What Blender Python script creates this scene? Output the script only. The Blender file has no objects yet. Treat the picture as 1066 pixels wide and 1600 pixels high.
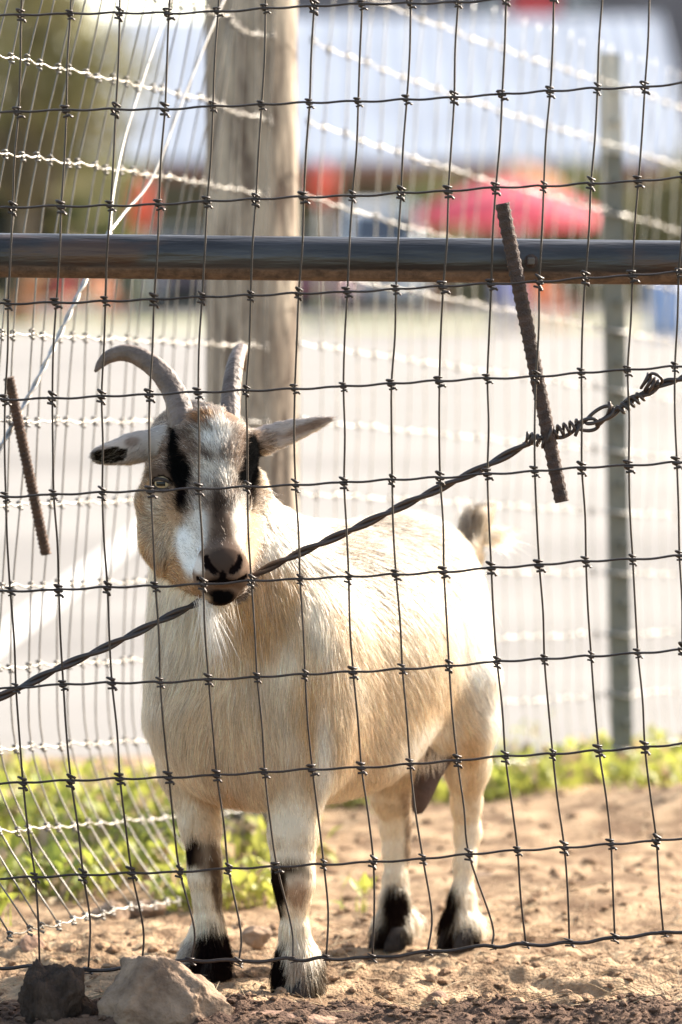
import bpy, bmesh, math, random
import numpy as np
from mathutils import Vector, Matrix

random.seed(7)
rng = np.random.default_rng(7)
scene = bpy.context.scene
col = scene.collection

# ------------------------------------------------------------------ camera, sky, sun, exposure
H = 0.786                      # lens height
FPX = 6000.0                   # focal length in pixels of the 1600 px high photograph (135 mm on full frame)
PITCH = math.atan(360.0 / FPX)
cam_d = bpy.data.cameras.new('camera')
cam = bpy.data.objects.new('camera', cam_d)
col.objects.link(cam)
cam_d.sensor_fit = 'VERTICAL'
cam_d.sensor_height = 36.0
cam_d.sensor_width = 24.0
cam_d.lens = 135.0
cam_d.clip_start = 0.1
cam_d.clip_end = 3000.0
cam.location = (0, 0, H)
cam.rotation_euler = (math.pi / 2 - PITCH, 0, 0)
cam_d.dof.use_dof = True
cam_d.dof.focus_distance = 4.12
cam_d.dof.aperture_fstop = 4.2
scene.camera = cam

SUN_EL = math.radians(31)
SUN_DIR = Vector((0.77, 0.64, 0)).normalized() * math.cos(SUN_EL) + Vector((0, 0, math.sin(SUN_EL)))
world = bpy.data.worlds.new('World')
scene.world = world
world.use_nodes = True
wn = world.node_tree.nodes
wl = world.node_tree.links
bg = wn['Background']
sky = wn.new('ShaderNodeTexSky')
sky.sky_type = 'NISHITA'
sky.sun_disc = False
sky.sun_elevation = SUN_EL
sky.sun_rotation = math.atan2(SUN_DIR.x, SUN_DIR.y)
sky.dust_density = 2.0
tint = wn.new('ShaderNodeMixRGB')
tint.blend_type = 'MULTIPLY'
tint.inputs[0].default_value = 1.0
tint.inputs[2].default_value = (1.0, 0.935, 0.845, 1)
wl.new(sky.outputs[0], tint.inputs[1])
wl.new(tint.outputs[0], bg.inputs[0])
bg.inputs[1].default_value = 0.15
sun_d = bpy.data.lights.new('sun', 'SUN')
sun = bpy.data.objects.new('sun', sun_d)
col.objects.link(sun)
sun_d.energy = 5.0
sun_d.angle = math.radians(0.6)
sun_d.color = (1.0, 0.93, 0.82)
sun.rotation_euler = SUN_DIR.to_track_quat('Z', 'Y').to_euler()
sun.location = (8, 9, 9)

scene.view_settings.view_transform = 'Standard'
scene.view_settings.look = 'None'
scene.view_settings.gamma = 1.0
scene.view_settings.use_curve_mapping = False
scene.view_settings.exposure = 1.86
scene.render.engine = 'CYCLES'
scene.cycles.use_denoising = True
scene.cycles.max_bounces = 10
scene.cycles.transparent_max_bounces = 8
scene.cycles_curves.shape = 'RIBBONS'

# ------------------------------------------------------------------ helpers
ST, CT = math.sin(PITCH), math.cos(PITCH)


def P(px, py, d):
    """world point at distance d (metres along +Y) on the sight line of a photograph pixel"""
    u = (px - 533.0) / FPX
    v = (800.0 - py) / FPX
    t = d / (CT + v * ST)
    return Vector((u * t, d, H + t * (-ST + v * CT)))


def G(px, py, z=0.0):
    v = (800.0 - py) / FPX
    t = (z - H) / (-ST + v * CT)
    return P(px, py, t * (CT + v * ST))


def proj(p):
    """numpy projection of (N,3) points to photograph pixels, used to find which marking a patch of coat carries"""
    x, y, z = p[:, 0], p[:, 1], p[:, 2] - H
    f = y * CT - z * ST
    u = y * ST + z * CT
    return 533.0 + FPX * x / f, 800.0 - FPX * u / f


def tag(o, label=None, cat=None, group=None, kind=None):
    if label: o['label'] = label
    if cat: o['category'] = cat
    if group: o['group'] = group
    if kind: o['kind'] = kind
    return o


def empty(name, loc, label=None, cat=None, group=None):
    o = bpy.data.objects.new(name, None)
    o.empty_display_size = 0.05
    col.objects.link(o)
    o.location = loc
    tag(o, label, cat, group)
    return o


def mesh_obj(name, verts, faces, m, parent=None, smooth=True):
    me = bpy.data.meshes.new(name)
    me.from_pydata([tuple(v) for v in verts], [], [tuple(f) for f in faces])
    me.update()
    if smooth:
        me.polygons.foreach_set('use_smooth', [True] * len(me.polygons))
    if m: me.materials.append(m)
    return link(name, me, parent)


def link(name, me, parent=None):
    o = bpy.data.objects.new(name, me)
    col.objects.link(o)
    if parent is not None:
        o.parent = parent
        # geometry is given in world coordinates: undo the parents' shift
        off = Vector((0, 0, 0))
        q = parent
        while q is not None:
            off += q.location
            q = q.parent
        o.location = -off
    return o


class MB:
    """collects shapes into one mesh"""
    def __init__(self):
        self.v, self.f = [], []

    def add(self, v, f):
        b = len(self.v)
        self.v += [tuple(x) for x in v]
        self.f += [tuple(i + b for i in q) for q in f]
        return self

    def box(self, c, s, rz=0.0):
        c = Vector(c)
        R = Matrix.Rotation(rz, 3, 'Z')
        v = [c + R @ Vector((sx * s[0] / 2, sy * s[1] / 2, sz * s[2] / 2)) for sz in (-1, 1) for sy in (-1, 1) for sx in (-1, 1)]
        return self.add(v, [(0, 2, 3, 1), (4, 5, 7, 6), (0, 1, 5, 4), (2, 6, 7, 3), (0, 4, 6, 2), (1, 3, 7, 5)])

    def tube(self, pts, r, n=8, caps=True):
        return self.add(*tube(pts, r, n, caps))

    def build(self, name, m, parent=None, smooth=True, bevel=0):
        o = mesh_obj(name, self.v, self.f, m, parent, smooth)
        if bevel:
            b = o.modifiers.new('bevel', 'BEVEL')
            b.width = bevel
            b.segments = 2
        return o


def tube(pts, r, n=8, caps=True):
    pts = np.array([tuple(p) for p in pts], float)
    N = len(pts)
    rad = np.full(N, r) if np.isscalar(r) else np.asarray(r, float)
    tan = np.gradient(pts, axis=0)
    tan /= np.linalg.norm(tan, axis=1)[:, None] + 1e-12
    ref = np.array([0, 1.0, 0]) if abs(tan[0][1]) < 0.9 else np.array([1.0, 0, 0])
    u = np.cross(tan[0], ref); u /= np.linalg.norm(u)
    vs = []
    a = np.arange(n) * 2 * math.pi / n
    for i in range(N):
        u = u - tan[i] * u.dot(tan[i]); u /= np.linalg.norm(u) + 1e-12
        w = np.cross(tan[i], u)
        vs.append(pts[i] + rad[i] * (np.cos(a)[:, None] * u + np.sin(a)[:, None] * w))
    v = np.concatenate(vs)
    f = []
    for i in range(N - 1):
        for j in range(n):
            k = (j + 1) % n
            f.append((i * n + j, i * n + k, (i + 1) * n + k, (i + 1) * n + j))
    if caps:
        f.append(tuple(range(n))[::-1])
        f.append(tuple((N - 1) * n + j for j in range(n)))
    return v, f


def spline(pts, sub=6):
    p = np.array([tuple(q) for q in pts], float)
    p = np.vstack([2 * p[0] - p[1], p, 2 * p[-1] - p[-2]])
    out = []
    for i in range(1, len(p) - 2):
        for s in range(sub):
            t = s / sub
            a, b, c, d = p[i - 1], p[i], p[i + 1], p[i + 2]
            out.append(0.5 * (2 * b + (c - a) * t + (2 * a - 5 * b + 4 * c - d) * t * t + (3 * b - a - 3 * c + d) * t ** 3))
    out.append(p[-2])
    return np.array(out)


def helix(path, R, turns, phase=0.0, sub=14):
    """coil wound about a path of points; R scalar or a per-point list"""
    n = max(8, int(turns * sub))
    path = np.array([tuple(q) for q in path], float)
    L = np.concatenate([[0], np.cumsum(np.linalg.norm(np.diff(path, axis=0), axis=1))])
    s = np.linspace(0, L[-1], n)
    c = np.stack([np.interp(s, L, path[:, k]) for k in range(3)], 1)
    rr = np.full(n, R) if np.isscalar(R) else np.interp(s, L, R)
    t = np.gradient(c, axis=0); t /= np.linalg.norm(t, axis=1)[:, None]
    ref = np.array([0, 1.0, 0])
    u = np.cross(t, ref); u /= np.linalg.norm(u, axis=1)[:, None]
    w = np.cross(t, u)
    a = phase + 2 * math.pi * turns * np.linspace(0, 1, n)
    return c + rr[:, None] * (np.cos(a)[:, None] * u + np.sin(a)[:, None] * w)


def hash2(ix, iy, seed=0):
    h = (ix * 374761393 + iy * 668265263 + seed * 974634777) & 0xFFFFFFFF
    h = ((h ^ (h >> 13)) * 1274126177) & 0xFFFFFFFF
    return ((h ^ (h >> 16)) & 0xFFFF) / 65535.0


def noise2(x, y, seed=0):
    x = np.asarray(x, float); y = np.asarray(y, float)
    ix = np.floor(x).astype(np.int64); iy = np.floor(y).astype(np.int64)
    fx = x - ix; fy = y - iy
    fx = fx * fx * (3 - 2 * fx); fy = fy * fy * (3 - 2 * fy)
    a = hash2(ix, iy, seed); b = hash2(ix + 1, iy, seed); c = hash2(ix, iy + 1, seed); d = hash2(ix + 1, iy + 1, seed)
    return (a + (b - a) * fx + (c - a) * fy + (a - b - c + d) * fx * fy) * 2 - 1


def noise3(p, sc, seed=0):
    x, y, z = p[:, 0] * sc, p[:, 1] * sc, p[:, 2] * sc
    return (noise2(x + 0.37 * z, y - 0.21 * x, seed) + noise2(y + 0.4 * x, z + 0.3 * y, seed + 1) + noise2(z - 0.35 * y, x + 0.25 * z, seed + 2)) / 2.0


# ------------------------------------------------------------------ materials
def mat(name, color, rough=0.7, metal=0.0, var=0.0, scale=20.0, color2=None, bump=0.0, bscale=60.0, stretch=None, spec=0.5, trans=0.0):
    m = bpy.data.materials.new(name)
    m.use_nodes = True
    nt = m.node_tree
    b = nt.nodes['Principled BSDF']
    b.inputs['Base Color'].default_value = (*color, 1)
    b.inputs['Roughness'].default_value = rough
    b.inputs['Metallic'].default_value = metal
    b.inputs['Specular IOR Level'].default_value = spec
    tc = nt.nodes.new('ShaderNodeTexCoord')
    vec = tc.outputs['Object']
    if stretch:
        mp = nt.nodes.new('ShaderNodeMapping')
        mp.inputs['Scale'].default_value = stretch
        nt.links.new(vec, mp.inputs[0])
        vec = mp.outputs[0]
    if color2 or var:
        n = nt.nodes.new('ShaderNodeTexNoise')
        n.inputs['Scale'].default_value = scale
        n.inputs['Detail'].default_value = 6
        n.inputs['Roughness'].default_value = 0.65
        nt.links.new(vec, n.inputs['Vector'])
        r = nt.nodes.new('ShaderNodeValToRGB')
        r.color_ramp.elements[0].position = 0.35 if name != 'dirt' else 0.41
        r.color_ramp.elements[1].position = 0.65 if name != 'dirt' else 0.60
        c2 = color2 or tuple(c * (1 - var) for c in color)
        r.color_ramp.elements[0].color = (*c2, 1)
        r.color_ramp.elements[1].color = (*color, 1)
        nt.links.new(n.outputs['Fac'], r.inputs[0])
        nt.links.new(r.outputs[0], b.inputs['Base Color'])
    if bump:
        n2 = nt.nodes.new('ShaderNodeTexNoise')
        n2.inputs['Scale'].default_value = bscale
        n2.inputs['Detail'].default_value = 8
        nt.links.new(vec, n2.inputs['Vector'])
        bp = nt.nodes.new('ShaderNodeBump')
        bp.inputs['Strength'].default_value = bump
        bp.inputs['Distance'].default_value = 0.01
        nt.links.new(n2.outputs['Fac'], bp.inputs['Height'])
        nt.links.new(bp.outputs[0], b.inputs['Normal'])
    if trans:
        tr = nt.nodes.new('ShaderNodeBsdfTranslucent')
        mx = nt.nodes.new('ShaderNodeMixShader')
        mx.inputs[0].default_value = trans
        out = nt.nodes['Material Output']
        nt.links.new(b.outputs[0], mx.inputs[1])
        nt.links.new(tr.outputs[0], mx.inputs[2])
        nt.links.new(mx.outputs[0], out.inputs[0])
        src = b.inputs['Base Color'].links
        if src:
            nt.links.new(src[0].from_socket, tr.inputs[0])
        else:
            tr.inputs[0].default_value = (*color, 1)
    return m


M = {}
M['dirt'] = mat('dirt', (0.385, 0.268, 0.163), 0.95, var=0.0, scale=15, color2=(0.155, 0.096, 0.056), bump=0.8, bscale=220, spec=0.1)
M['soil'] = mat('dark_shaded_soil', (0.14, 0.085, 0.055), 0.95, scale=30, color2=(0.07, 0.042, 0.03), bump=0.6, bscale=260, spec=0.1)  # dark soil with some of the ground's shade in its colour
M['clod'] = mat('clod', (0.33, 0.22, 0.135), 0.95, scale=40, color2=(0.17, 0.10, 0.06), bump=0.6, bscale=300, spec=0.1)
M['asphalt'] = mat('asphalt', (0.225, 0.211, 0.194), 0.95, scale=0.5, color2=(0.15, 0.139, 0.129), stretch=(0.35, 1, 1), bump=0.3, bscale=150, spec=0.15)
M['paint'] = mat('road_paint', (0.46, 0.44, 0.41), 0.8, var=0.25, scale=14)
M['field'] = mat('field', (0.25, 0.22, 0.12), 0.95, scale=0.15, color2=(0.16, 0.18, 0.07), spec=0.1)
M['wire'] = mat('dark_wire', (0.055, 0.042, 0.036), 0.45, 0.6, var=0.45, scale=60)
M['galv'] = mat('galvanised_wire', (0.46, 0.44, 0.41), 0.42, 0.85, var=0.35, scale=40)
M['cable'] = mat('brace_wire', (0.05, 0.043, 0.04), 0.5, 0.55, color2=(0.075, 0.05, 0.04), scale=50)
M['rust'] = mat('rust', (0.085, 0.050, 0.037), 0.85, 0.1, color2=(0.038, 0.025, 0.020), scale=90, bump=0.5, bscale=400)
M['rust_red'] = mat('bright_rust', (0.105, 0.055, 0.032), 0.9, 0.05, color2=(0.05, 0.03, 0.021), scale=70, bump=0.5, bscale=400)
M['wood'] = mat('weathered_wood', (0.40, 0.335, 0.26), 0.95, color2=(0.095, 0.068, 0.052), scale=34, stretch=(1, 1, 0.22), bump=0.6, bscale=50, spec=0.15)
M['bolt'] = mat('dull_bolt', (0.11, 0.09, 0.075), 0.6, 0.2, var=0.3, scale=90)
M['green_steel'] = mat('green_steel', (0.14, 0.14, 0.115), 0.75, 0.0, color2=(0.10, 0.10, 0.085), scale=20)
M['bare_steel'] = mat('pale_steel', (0.42, 0.42, 0.39), 0.7, 0.2, color2=(0.33, 0.31, 0.27), scale=20)
M['weed'] = mat('weed_leaf', (0.42, 0.40, 0.085), 0.6, color2=(0.26, 0.30, 0.05), scale=9, trans=0.45)
M['dry'] = mat('dry_leaf', (0.42, 0.32, 0.19), 0.8, color2=(0.27, 0.19, 0.11), scale=9, trans=0.3)
M['horn'] = mat('horn', (0.175, 0.13, 0.105), 0.6, color2=(0.075, 0.054, 0.044), scale=30, bump=0.4, bscale=140, spec=0.3)
M['hoof'] = mat('hoof', (0.022, 0.018, 0.016), 0.85, color2=(0.04, 0.03, 0.024), scale=60, spec=0.15)
M['udder'] = mat('bare_brown_skin', (0.075, 0.040, 0.029), 0.75, color2=(0.045, 0.025, 0.018), scale=40, bump=0.2, bscale=200)
M['lid'] = mat('eyelid_skin', (0.045, 0.034, 0.028), 0.7, color2=(0.03, 0.022, 0.018), scale=90, spec=0.2)


def pipe_material():
    m = mat('weathered_pipe', (0.062, 0.057, 0.055), 0.34, 0.55, color2=(0.020, 0.018, 0.017), scale=9, stretch=(0.35, 3, 3), bump=0.35, bscale=30)
    nt = m.node_tree
    b = nt.nodes['Principled BSDF']
    old = b.inputs['Base Color'].links[0].from_socket
    tc = [n for n in nt.nodes if n.type == 'TEX_COORD'][0]
    mp = nt.nodes.new('ShaderNodeMapping')
    mp.inputs['Scale'].default_value = (5, 16, 16)
    nt.links.new(tc.outputs['Object'], mp.inputs[0])
    n = nt.nodes.new('ShaderNodeTexNoise')
    n.inputs['Scale'].default_value = 1.5
    n.inputs['Detail'].default_value = 5
    nt.links.new(mp.outputs[0], n.inputs['Vector'])
    r = nt.nodes.new('ShaderNodeValToRGB')
    r.color_ramp.elements[0].position = 0.56
    r.color_ramp.elements[1].position = 0.68
    nt.links.new(n.outputs['Fac'], r.inputs[0])
    mx = nt.nodes.new('ShaderNodeMixRGB')
    mx.inputs[2].default_value = (0.075, 0.042, 0.027, 1)
    nt.links.new(r.outputs[0], mx.inputs[0])
    nt.links.new(old, mx.inputs[1])
    # the underside is mottled brown, rougher and not metallic
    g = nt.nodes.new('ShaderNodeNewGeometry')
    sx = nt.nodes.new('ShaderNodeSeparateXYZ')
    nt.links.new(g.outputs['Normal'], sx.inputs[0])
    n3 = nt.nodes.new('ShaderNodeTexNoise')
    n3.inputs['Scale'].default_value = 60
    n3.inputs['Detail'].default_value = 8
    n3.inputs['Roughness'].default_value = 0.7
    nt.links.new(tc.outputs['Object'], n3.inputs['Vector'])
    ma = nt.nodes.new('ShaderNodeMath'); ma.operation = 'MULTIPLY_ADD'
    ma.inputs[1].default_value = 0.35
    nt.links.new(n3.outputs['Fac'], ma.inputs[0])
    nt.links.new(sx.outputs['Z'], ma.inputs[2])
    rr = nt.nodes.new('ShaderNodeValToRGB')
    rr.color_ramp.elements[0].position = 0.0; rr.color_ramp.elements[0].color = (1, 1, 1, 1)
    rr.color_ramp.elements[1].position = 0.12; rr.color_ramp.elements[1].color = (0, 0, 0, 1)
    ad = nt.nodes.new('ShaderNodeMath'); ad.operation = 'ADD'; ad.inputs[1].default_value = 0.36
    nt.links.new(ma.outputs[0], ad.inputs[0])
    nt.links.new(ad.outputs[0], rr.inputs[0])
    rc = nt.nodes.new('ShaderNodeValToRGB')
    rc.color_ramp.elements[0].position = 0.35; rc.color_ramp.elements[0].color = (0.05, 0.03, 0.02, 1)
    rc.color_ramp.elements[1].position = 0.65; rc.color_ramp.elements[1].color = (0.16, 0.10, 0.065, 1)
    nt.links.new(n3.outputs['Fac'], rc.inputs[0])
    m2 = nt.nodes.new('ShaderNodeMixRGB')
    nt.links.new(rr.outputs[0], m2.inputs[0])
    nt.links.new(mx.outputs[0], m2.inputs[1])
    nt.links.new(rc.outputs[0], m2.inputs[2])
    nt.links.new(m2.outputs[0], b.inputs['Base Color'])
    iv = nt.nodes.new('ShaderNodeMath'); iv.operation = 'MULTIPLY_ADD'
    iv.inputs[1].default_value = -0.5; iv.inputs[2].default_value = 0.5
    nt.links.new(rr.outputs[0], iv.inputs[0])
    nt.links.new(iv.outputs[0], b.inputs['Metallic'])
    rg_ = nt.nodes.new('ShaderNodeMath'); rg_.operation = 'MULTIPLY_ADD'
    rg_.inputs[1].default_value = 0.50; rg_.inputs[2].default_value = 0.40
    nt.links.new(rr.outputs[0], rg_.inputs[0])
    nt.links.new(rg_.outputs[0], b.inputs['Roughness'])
    return m


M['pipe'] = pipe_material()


def coat_materials():
    """fur strands and the skin under them: both take the coat colour stored on the animal"""
    m = bpy.data.materials.new('fur')
    m.use_nodes = True
    nt = m.node_tree
    nt.nodes.clear()
    out = nt.nodes.new('ShaderNodeOutputMaterial')
    at = nt.nodes.new('ShaderNodeAttribute')
    at.attribute_name = 'Col'
    h = nt.nodes.new('ShaderNodeBsdfHairPrincipled')
    h.model = 'CHIANG'
    h.parametrization = 'COLOR'
    h.inputs['Roughness'].default_value = 0.38
    h.inputs['Radial Roughness'].default_value = 0.55
    h.inputs['Coat'].default_value = 0.0
    h.inputs['IOR'].default_value = 1.26
    nt.links.new(at.outputs['Color'], h.inputs['Color'])
    d = nt.nodes.new('ShaderNodeBsdfDiffuse')
    nt.links.new(at.outputs['Color'], d.inputs[0])
    mx = nt.nodes.new('ShaderNodeMixShader')
    mx.inputs[0].default_value = 0.6
    bw = nt.nodes.new('ShaderNodeRGBToBW')
    nt.links.new(at.outputs['Color'], bw.inputs[0])
    mr = nt.nodes.new('ShaderNodeMapRange')
    mr.inputs['From Max'].default_value = 0.07
    mr.inputs['From Min'].default_value = 0.015
    mr.inputs['To Min'].default_value = 1.0      # dull black hair, silkier pale hair
    mr.inputs['To Max'].default_value = 0.58
    nt.links.new(bw.outputs[0], mr.inputs[0])
    nt.links.new(mr.outputs[0], mx.inputs[0])
    nt.links.new(h.outputs[0], mx.inputs[1])
    nt.links.new(d.outputs[0], mx.inputs[2])
    nt.links.new(mx.outputs[0], out.inputs[0])
    s = bpy.data.materials.new('coat_skin')
    s.use_nodes = True
    nt = s.node_tree
    b = nt.nodes['Principled BSDF']
    at = nt.nodes.new('ShaderNodeAttribute')
    at.attribute_name = 'Col'
    nt.links.new(at.outputs['Color'], b.inputs['Base Color'])
    b.inputs['Roughness'].default_value = 1.0
    b.inputs['Specular IOR Level'].default_value = 0.0
    return m, s


M['fur'], M['skin'] = coat_materials()


# ------------------------------------------------------------------ the ground
def ground_z(x, y):
    x = np.asarray(x, float); y = np.asarray(y, float)
    z = 0.010 * noise2(x * 3.1, y * 3.1, 1) + 0.006 * noise2(x * 9, y * 9, 2)
    near = np.clip((5.0 - y) / 0.6, 0.25, 1)
    z = z + near * (0.0075 * noise2(x * 24, y * 24, 3) + 0.0072 * np.abs(noise2(x * 48, y * 48, 4)) + 0.0026 * noise2(x * 120, y * 120, 5))
    # soft hoof-trodden hollows
    z = z - near * 0.012 * np.clip(noise2(x * 14, y * 10, 9) - 0.25, 0, 1)
    # bank of loose earth by the steel post
    z = z + 0.05 * np.exp(-((x - 0.55) / 0.30) ** 2 - ((y - 5.55) / 0.22) ** 2)
    # dug soil heaped in front of the fence
    z = z + 0.012 * np.clip((4.13 - y) / 0.08, 0, 1) * (0.6 + 0.6 * np.abs(noise2(x * 22, y * 22, 6)))
    for (fx, fy) in ((-0.047, 4.205), (-0.155, 4.285), (0.0605, 4.52), (0.143, 4.50)):
        w = np.exp(-((x - fx) / 0.05) ** 2 - ((y - fy) / 0.05) ** 2)
        z = z * (1 - 0.85 * w)
    return z


def build_ground():
    xs = np.concatenate([np.linspace(-3.2, -0.62, 50)[:-1], np.linspace(-0.62, 0.66, 250), np.linspace(0.66, 3.4, 50)[1:]])
    ys = np.concatenate([np.linspace(1.2, 3.85, 60)[:-1], np.linspace(3.85, 4.75, 190), np.linspace(4.75, 6.5, 140)[1:]])
    X, Y = np.meshgrid(xs, ys)
    Z = ground_z(X, Y)
    edge = np.minimum(np.minimum((X + 3.2) / 0.5, (3.4 - X) / 0.5), np.minimum((Y - 1.2) / 0.5, (6.5 - Y) / 0.35))
    Z = Z * np.clip(edge, 0, 1) - 0.03 * np.clip(1 - edge * 2, 0, 1)
    v = np.stack([X.ravel(), Y.ravel(), Z.ravel()], 1)
    nx, ny = len(xs), len(ys)
    i = np.arange(nx * ny).reshape(ny, nx)
    f = np.stack([i[:-1, :-1].ravel(), i[:-1, 1:].ravel(), i[1:, 1:].ravel(), i[1:, :-1].ravel()], 1)
    o = mesh_obj('dirt_ground', v, f, M['dirt'])
    tag(o, kind='structure')
    # darker soil, partly shade painted as colour, lies in the same sheet, in front of the fence and at the foot of the bank
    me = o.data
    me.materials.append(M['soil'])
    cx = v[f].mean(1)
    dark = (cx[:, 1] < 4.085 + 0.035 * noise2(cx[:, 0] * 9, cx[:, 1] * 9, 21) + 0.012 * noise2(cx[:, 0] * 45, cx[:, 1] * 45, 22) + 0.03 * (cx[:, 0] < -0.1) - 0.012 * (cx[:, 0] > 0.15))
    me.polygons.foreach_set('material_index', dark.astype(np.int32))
    big = MB()
    big.add([(-900, -200, -0.036), (900, -200, -0.036), (900, 1800, -0.036), (-900, 1800, -0.036)], [(0, 1, 2, 3)])
    tag(big.build('field', M['field'], smooth=False), kind='structure')
    a = MB()
    a.add([(-60, 6.15, -0.012), (60, 6.3, -0.012), (70, 66, -0.012), (-70, 66, -0.012)], [(0, 1, 2, 3)])
    a.add([(-70, 74, -0.012), (70, 74, -0.012), (80, 135, -0.012), (-80, 135, -0.012)], [(0, 1, 2, 3)])
    tag(a.build('parking_lot', M['asphalt'], smooth=False), kind='structure')
    # painted bay line
    p0, p1 = G(-60, 1040), G(235, 815)
    dv = (p1 - p0); dv.z = 0; dv.normalize()
    nrm = Vector((dv.y, -dv.x, 0)) * 0.042
    ln = MB()
    q0, q1 = p0 - dv * 0.6, p0 + dv * 5.0
    ln.add([(q.x, q.y, -0.008) for q in (q0 - nrm, q0 + nrm, q1 + nrm, q1 - nrm)], [(0, 1, 2, 3)])
    tag(ln.build('bay_line', M['paint'], smooth=False), kind='structure')


build_ground()


def lump(c, r, seed, sub=1, squash=(1, 1, 0.7), rough=0.35):
    """verts and faces of one small irregular stone"""
    bm = bmesh.new()
    bmesh.ops.create_icosphere(bm, subdivisions=sub, radius=1)
    v = np.array([p.co for p in bm.verts])
    f = [tuple(q.index for q in p.verts) for p in bm.faces]
    bm.free()
    v = v * (1 + rough * noise3(v + seed * 3.7, 1.1, seed % 97))[:, None]
    a = (seed * 1.7) % 6.28
    R = np.array([[math.cos(a), -math.sin(a), 0], [math.sin(a), math.cos(a), 0], [0, 0, 1]])
    return (v * np.array(squash) * r) @ R.T + np.array(c), f


def build_clods():
    for name, m, N, reg in (('dirt_clods', M['clod'], 4200, 0), ('soil_crumbs', M['soil'], 3500, 1)):
        mb = MB()
        base, faces = [], None
        protos = [lump((0, 0, 0), 1, k * 5 + 3, 1, (1, 0.75, 0.5), 0.75) for k in range(8)]
        for i in range(N):
            if reg == 0:
                y = 4.10 + (rng.random() ** 1.6) * 1.6
                x = (rng.random() - 0.5) * 0.28 * y
                r = 0.0013 + 0.0085 * rng.random() ** 6
            else:
                y = 3.9 + rng.random() * 0.21
                x = (rng.random() - 0.5) * 0.85
                r = 0.0010 + 0.0055 * rng.random() ** 5
            v, f = protos[i % 8]
            a = rng.random() * 6.28
            R = np.array([[math.cos(a), -math.sin(a), 0], [math.sin(a), math.cos(a), 0], [0, 0, 1]])
            z = float(ground_z(x, y))
            mb.add(v @ R.T * r + np.array((x, y, z + r * 0.25)), f)
        o = mb.build(name, m, smooth=False)
        tag(o, 'loose crumbs of dry earth scattered over the dirt' if reg == 0 else 'crumbs of soil, partly darkened for shade, heaped in front of the wire fence', 'earth', kind='stuff')


build_clods()


def leaf(c, d, up, L, W, bend):
    """a folded leaf of six verts"""
    d = d.normalized()
    s = d.cross(up).normalized()
    m = c + d * L * 0.5 + up * bend * L
    t = c + d * L + up * bend * L * 0.3
    return [c, m - s * W / 2 + up * W * 0.15, m, m + s * W / 2 + up * W * 0.15, t], [(0, 2, 1), (0, 3, 2), (1, 2, 4), (2, 3, 4)]


def build_weeds():
    mb, db = MB(), MB()
    n = 0
    while n < 7500:
        y = 4.62 + rng.random() * 2.1
        x = (rng.random() - 0.5) * 0.25 * y
        px, py = 533 + FPX * x / y, 440 + FPX * H / y
        cl = noise2(x * 6, y * 5, 31) * 0.6 + noise2(x * 15, y * 14, 32) * 0.5
        if px < 470:
            dens = 1.25 * np.clip((1450 - py) / 90, 0, 1) * np.clip((py - 1215) / 40, 0, 1) + cl * 1.2 - 0.12
        else:
            dens = 0.95 * np.clip((1300 - py) / 60, 0, 1) * np.clip((py - 1180) / 25, 0, 1) - 0.06 + cl * 0.9
            dens = max(dens, -0.22 + cl * 1.05 if py < 1430 else -1)
        if dens < 0.45 + 0.4 * rng.random():
            continue
        n += 1
        z = float(ground_z(x, y))
        a = rng.random() * 6.28
        el = 0.25 + rng.random() * 1.0
        d = Vector((math.cos(a) * math.cos(el), math.sin(a) * math.cos(el), math.sin(el)))
        up = Vector((0, 0, 1)) if el < 1.1 else Vector((math.cos(a), math.sin(a), 0.2)).normalized()
        hgt = rng.random() ** 1.8 * 0.038
        Lf = 0.014 + rng.random() * 0.024
        v, f = leaf(Vector((x, y, z + hgt)), d, up, Lf, Lf * (0.35 + 0.4 * rng.random()), rng.random() * 0.2)
        (db if rng.random() < 0.22 else mb).add(v, f)
        if hgt > 0.012:
            s = Vector((0.0012, 0, 0))
            mb.add([Vector((x, y, z)) - s, Vector((x, y, z)) + s, Vector((x, y, z + hgt))], [(0, 1, 2)])
    tag(mb.build('weeds', M['weed'], smooth=False), 'low bright green weeds growing along the foot of the back fence', 'weeds', kind='stuff')
    for i in range(420):
        y = 4.3 + rng.random() * 1.9
        x = (rng.random() - 0.5) * 0.25 * y
        a = rng.random() * 6.28
        d = Vector((math.cos(a), math.sin(a), 0.15))
        Lf = 0.012 + rng.random() * 0.02
        v, f = leaf(Vector((x, y, float(ground_z(x, y)) + 0.003)), d, Vector((0, 0, 1)), Lf, Lf * 0.4, 0.1)
        db.add(v, f)
    for i in range(330):
        y = 4.0 + rng.random() * 0.9
        x = (rng.random() - 0.5) * 0.23 * y
        a = rng.random() * 6.28
        L = 0.02 + rng.random() * 0.035
        z = float(ground_z(x, y)) + 0.003
        q = Vector((x, y, z)); d = Vector((math.cos(a), math.sin(a), 0.1 + 0.25 * rng.random()))
        db.tube([q, q + d * L * 0.5 + Vector((0, 0, 0.002)), q + d * L], [0.0006, 0.0006, 0.0003], 3, False)
    tag(db.build('leaf_litter', M['dry'], smooth=False), 'dry leaf scraps and straw lying on the dirt among the weeds', 'litter', kind='stuff')


build_weeds()

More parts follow.
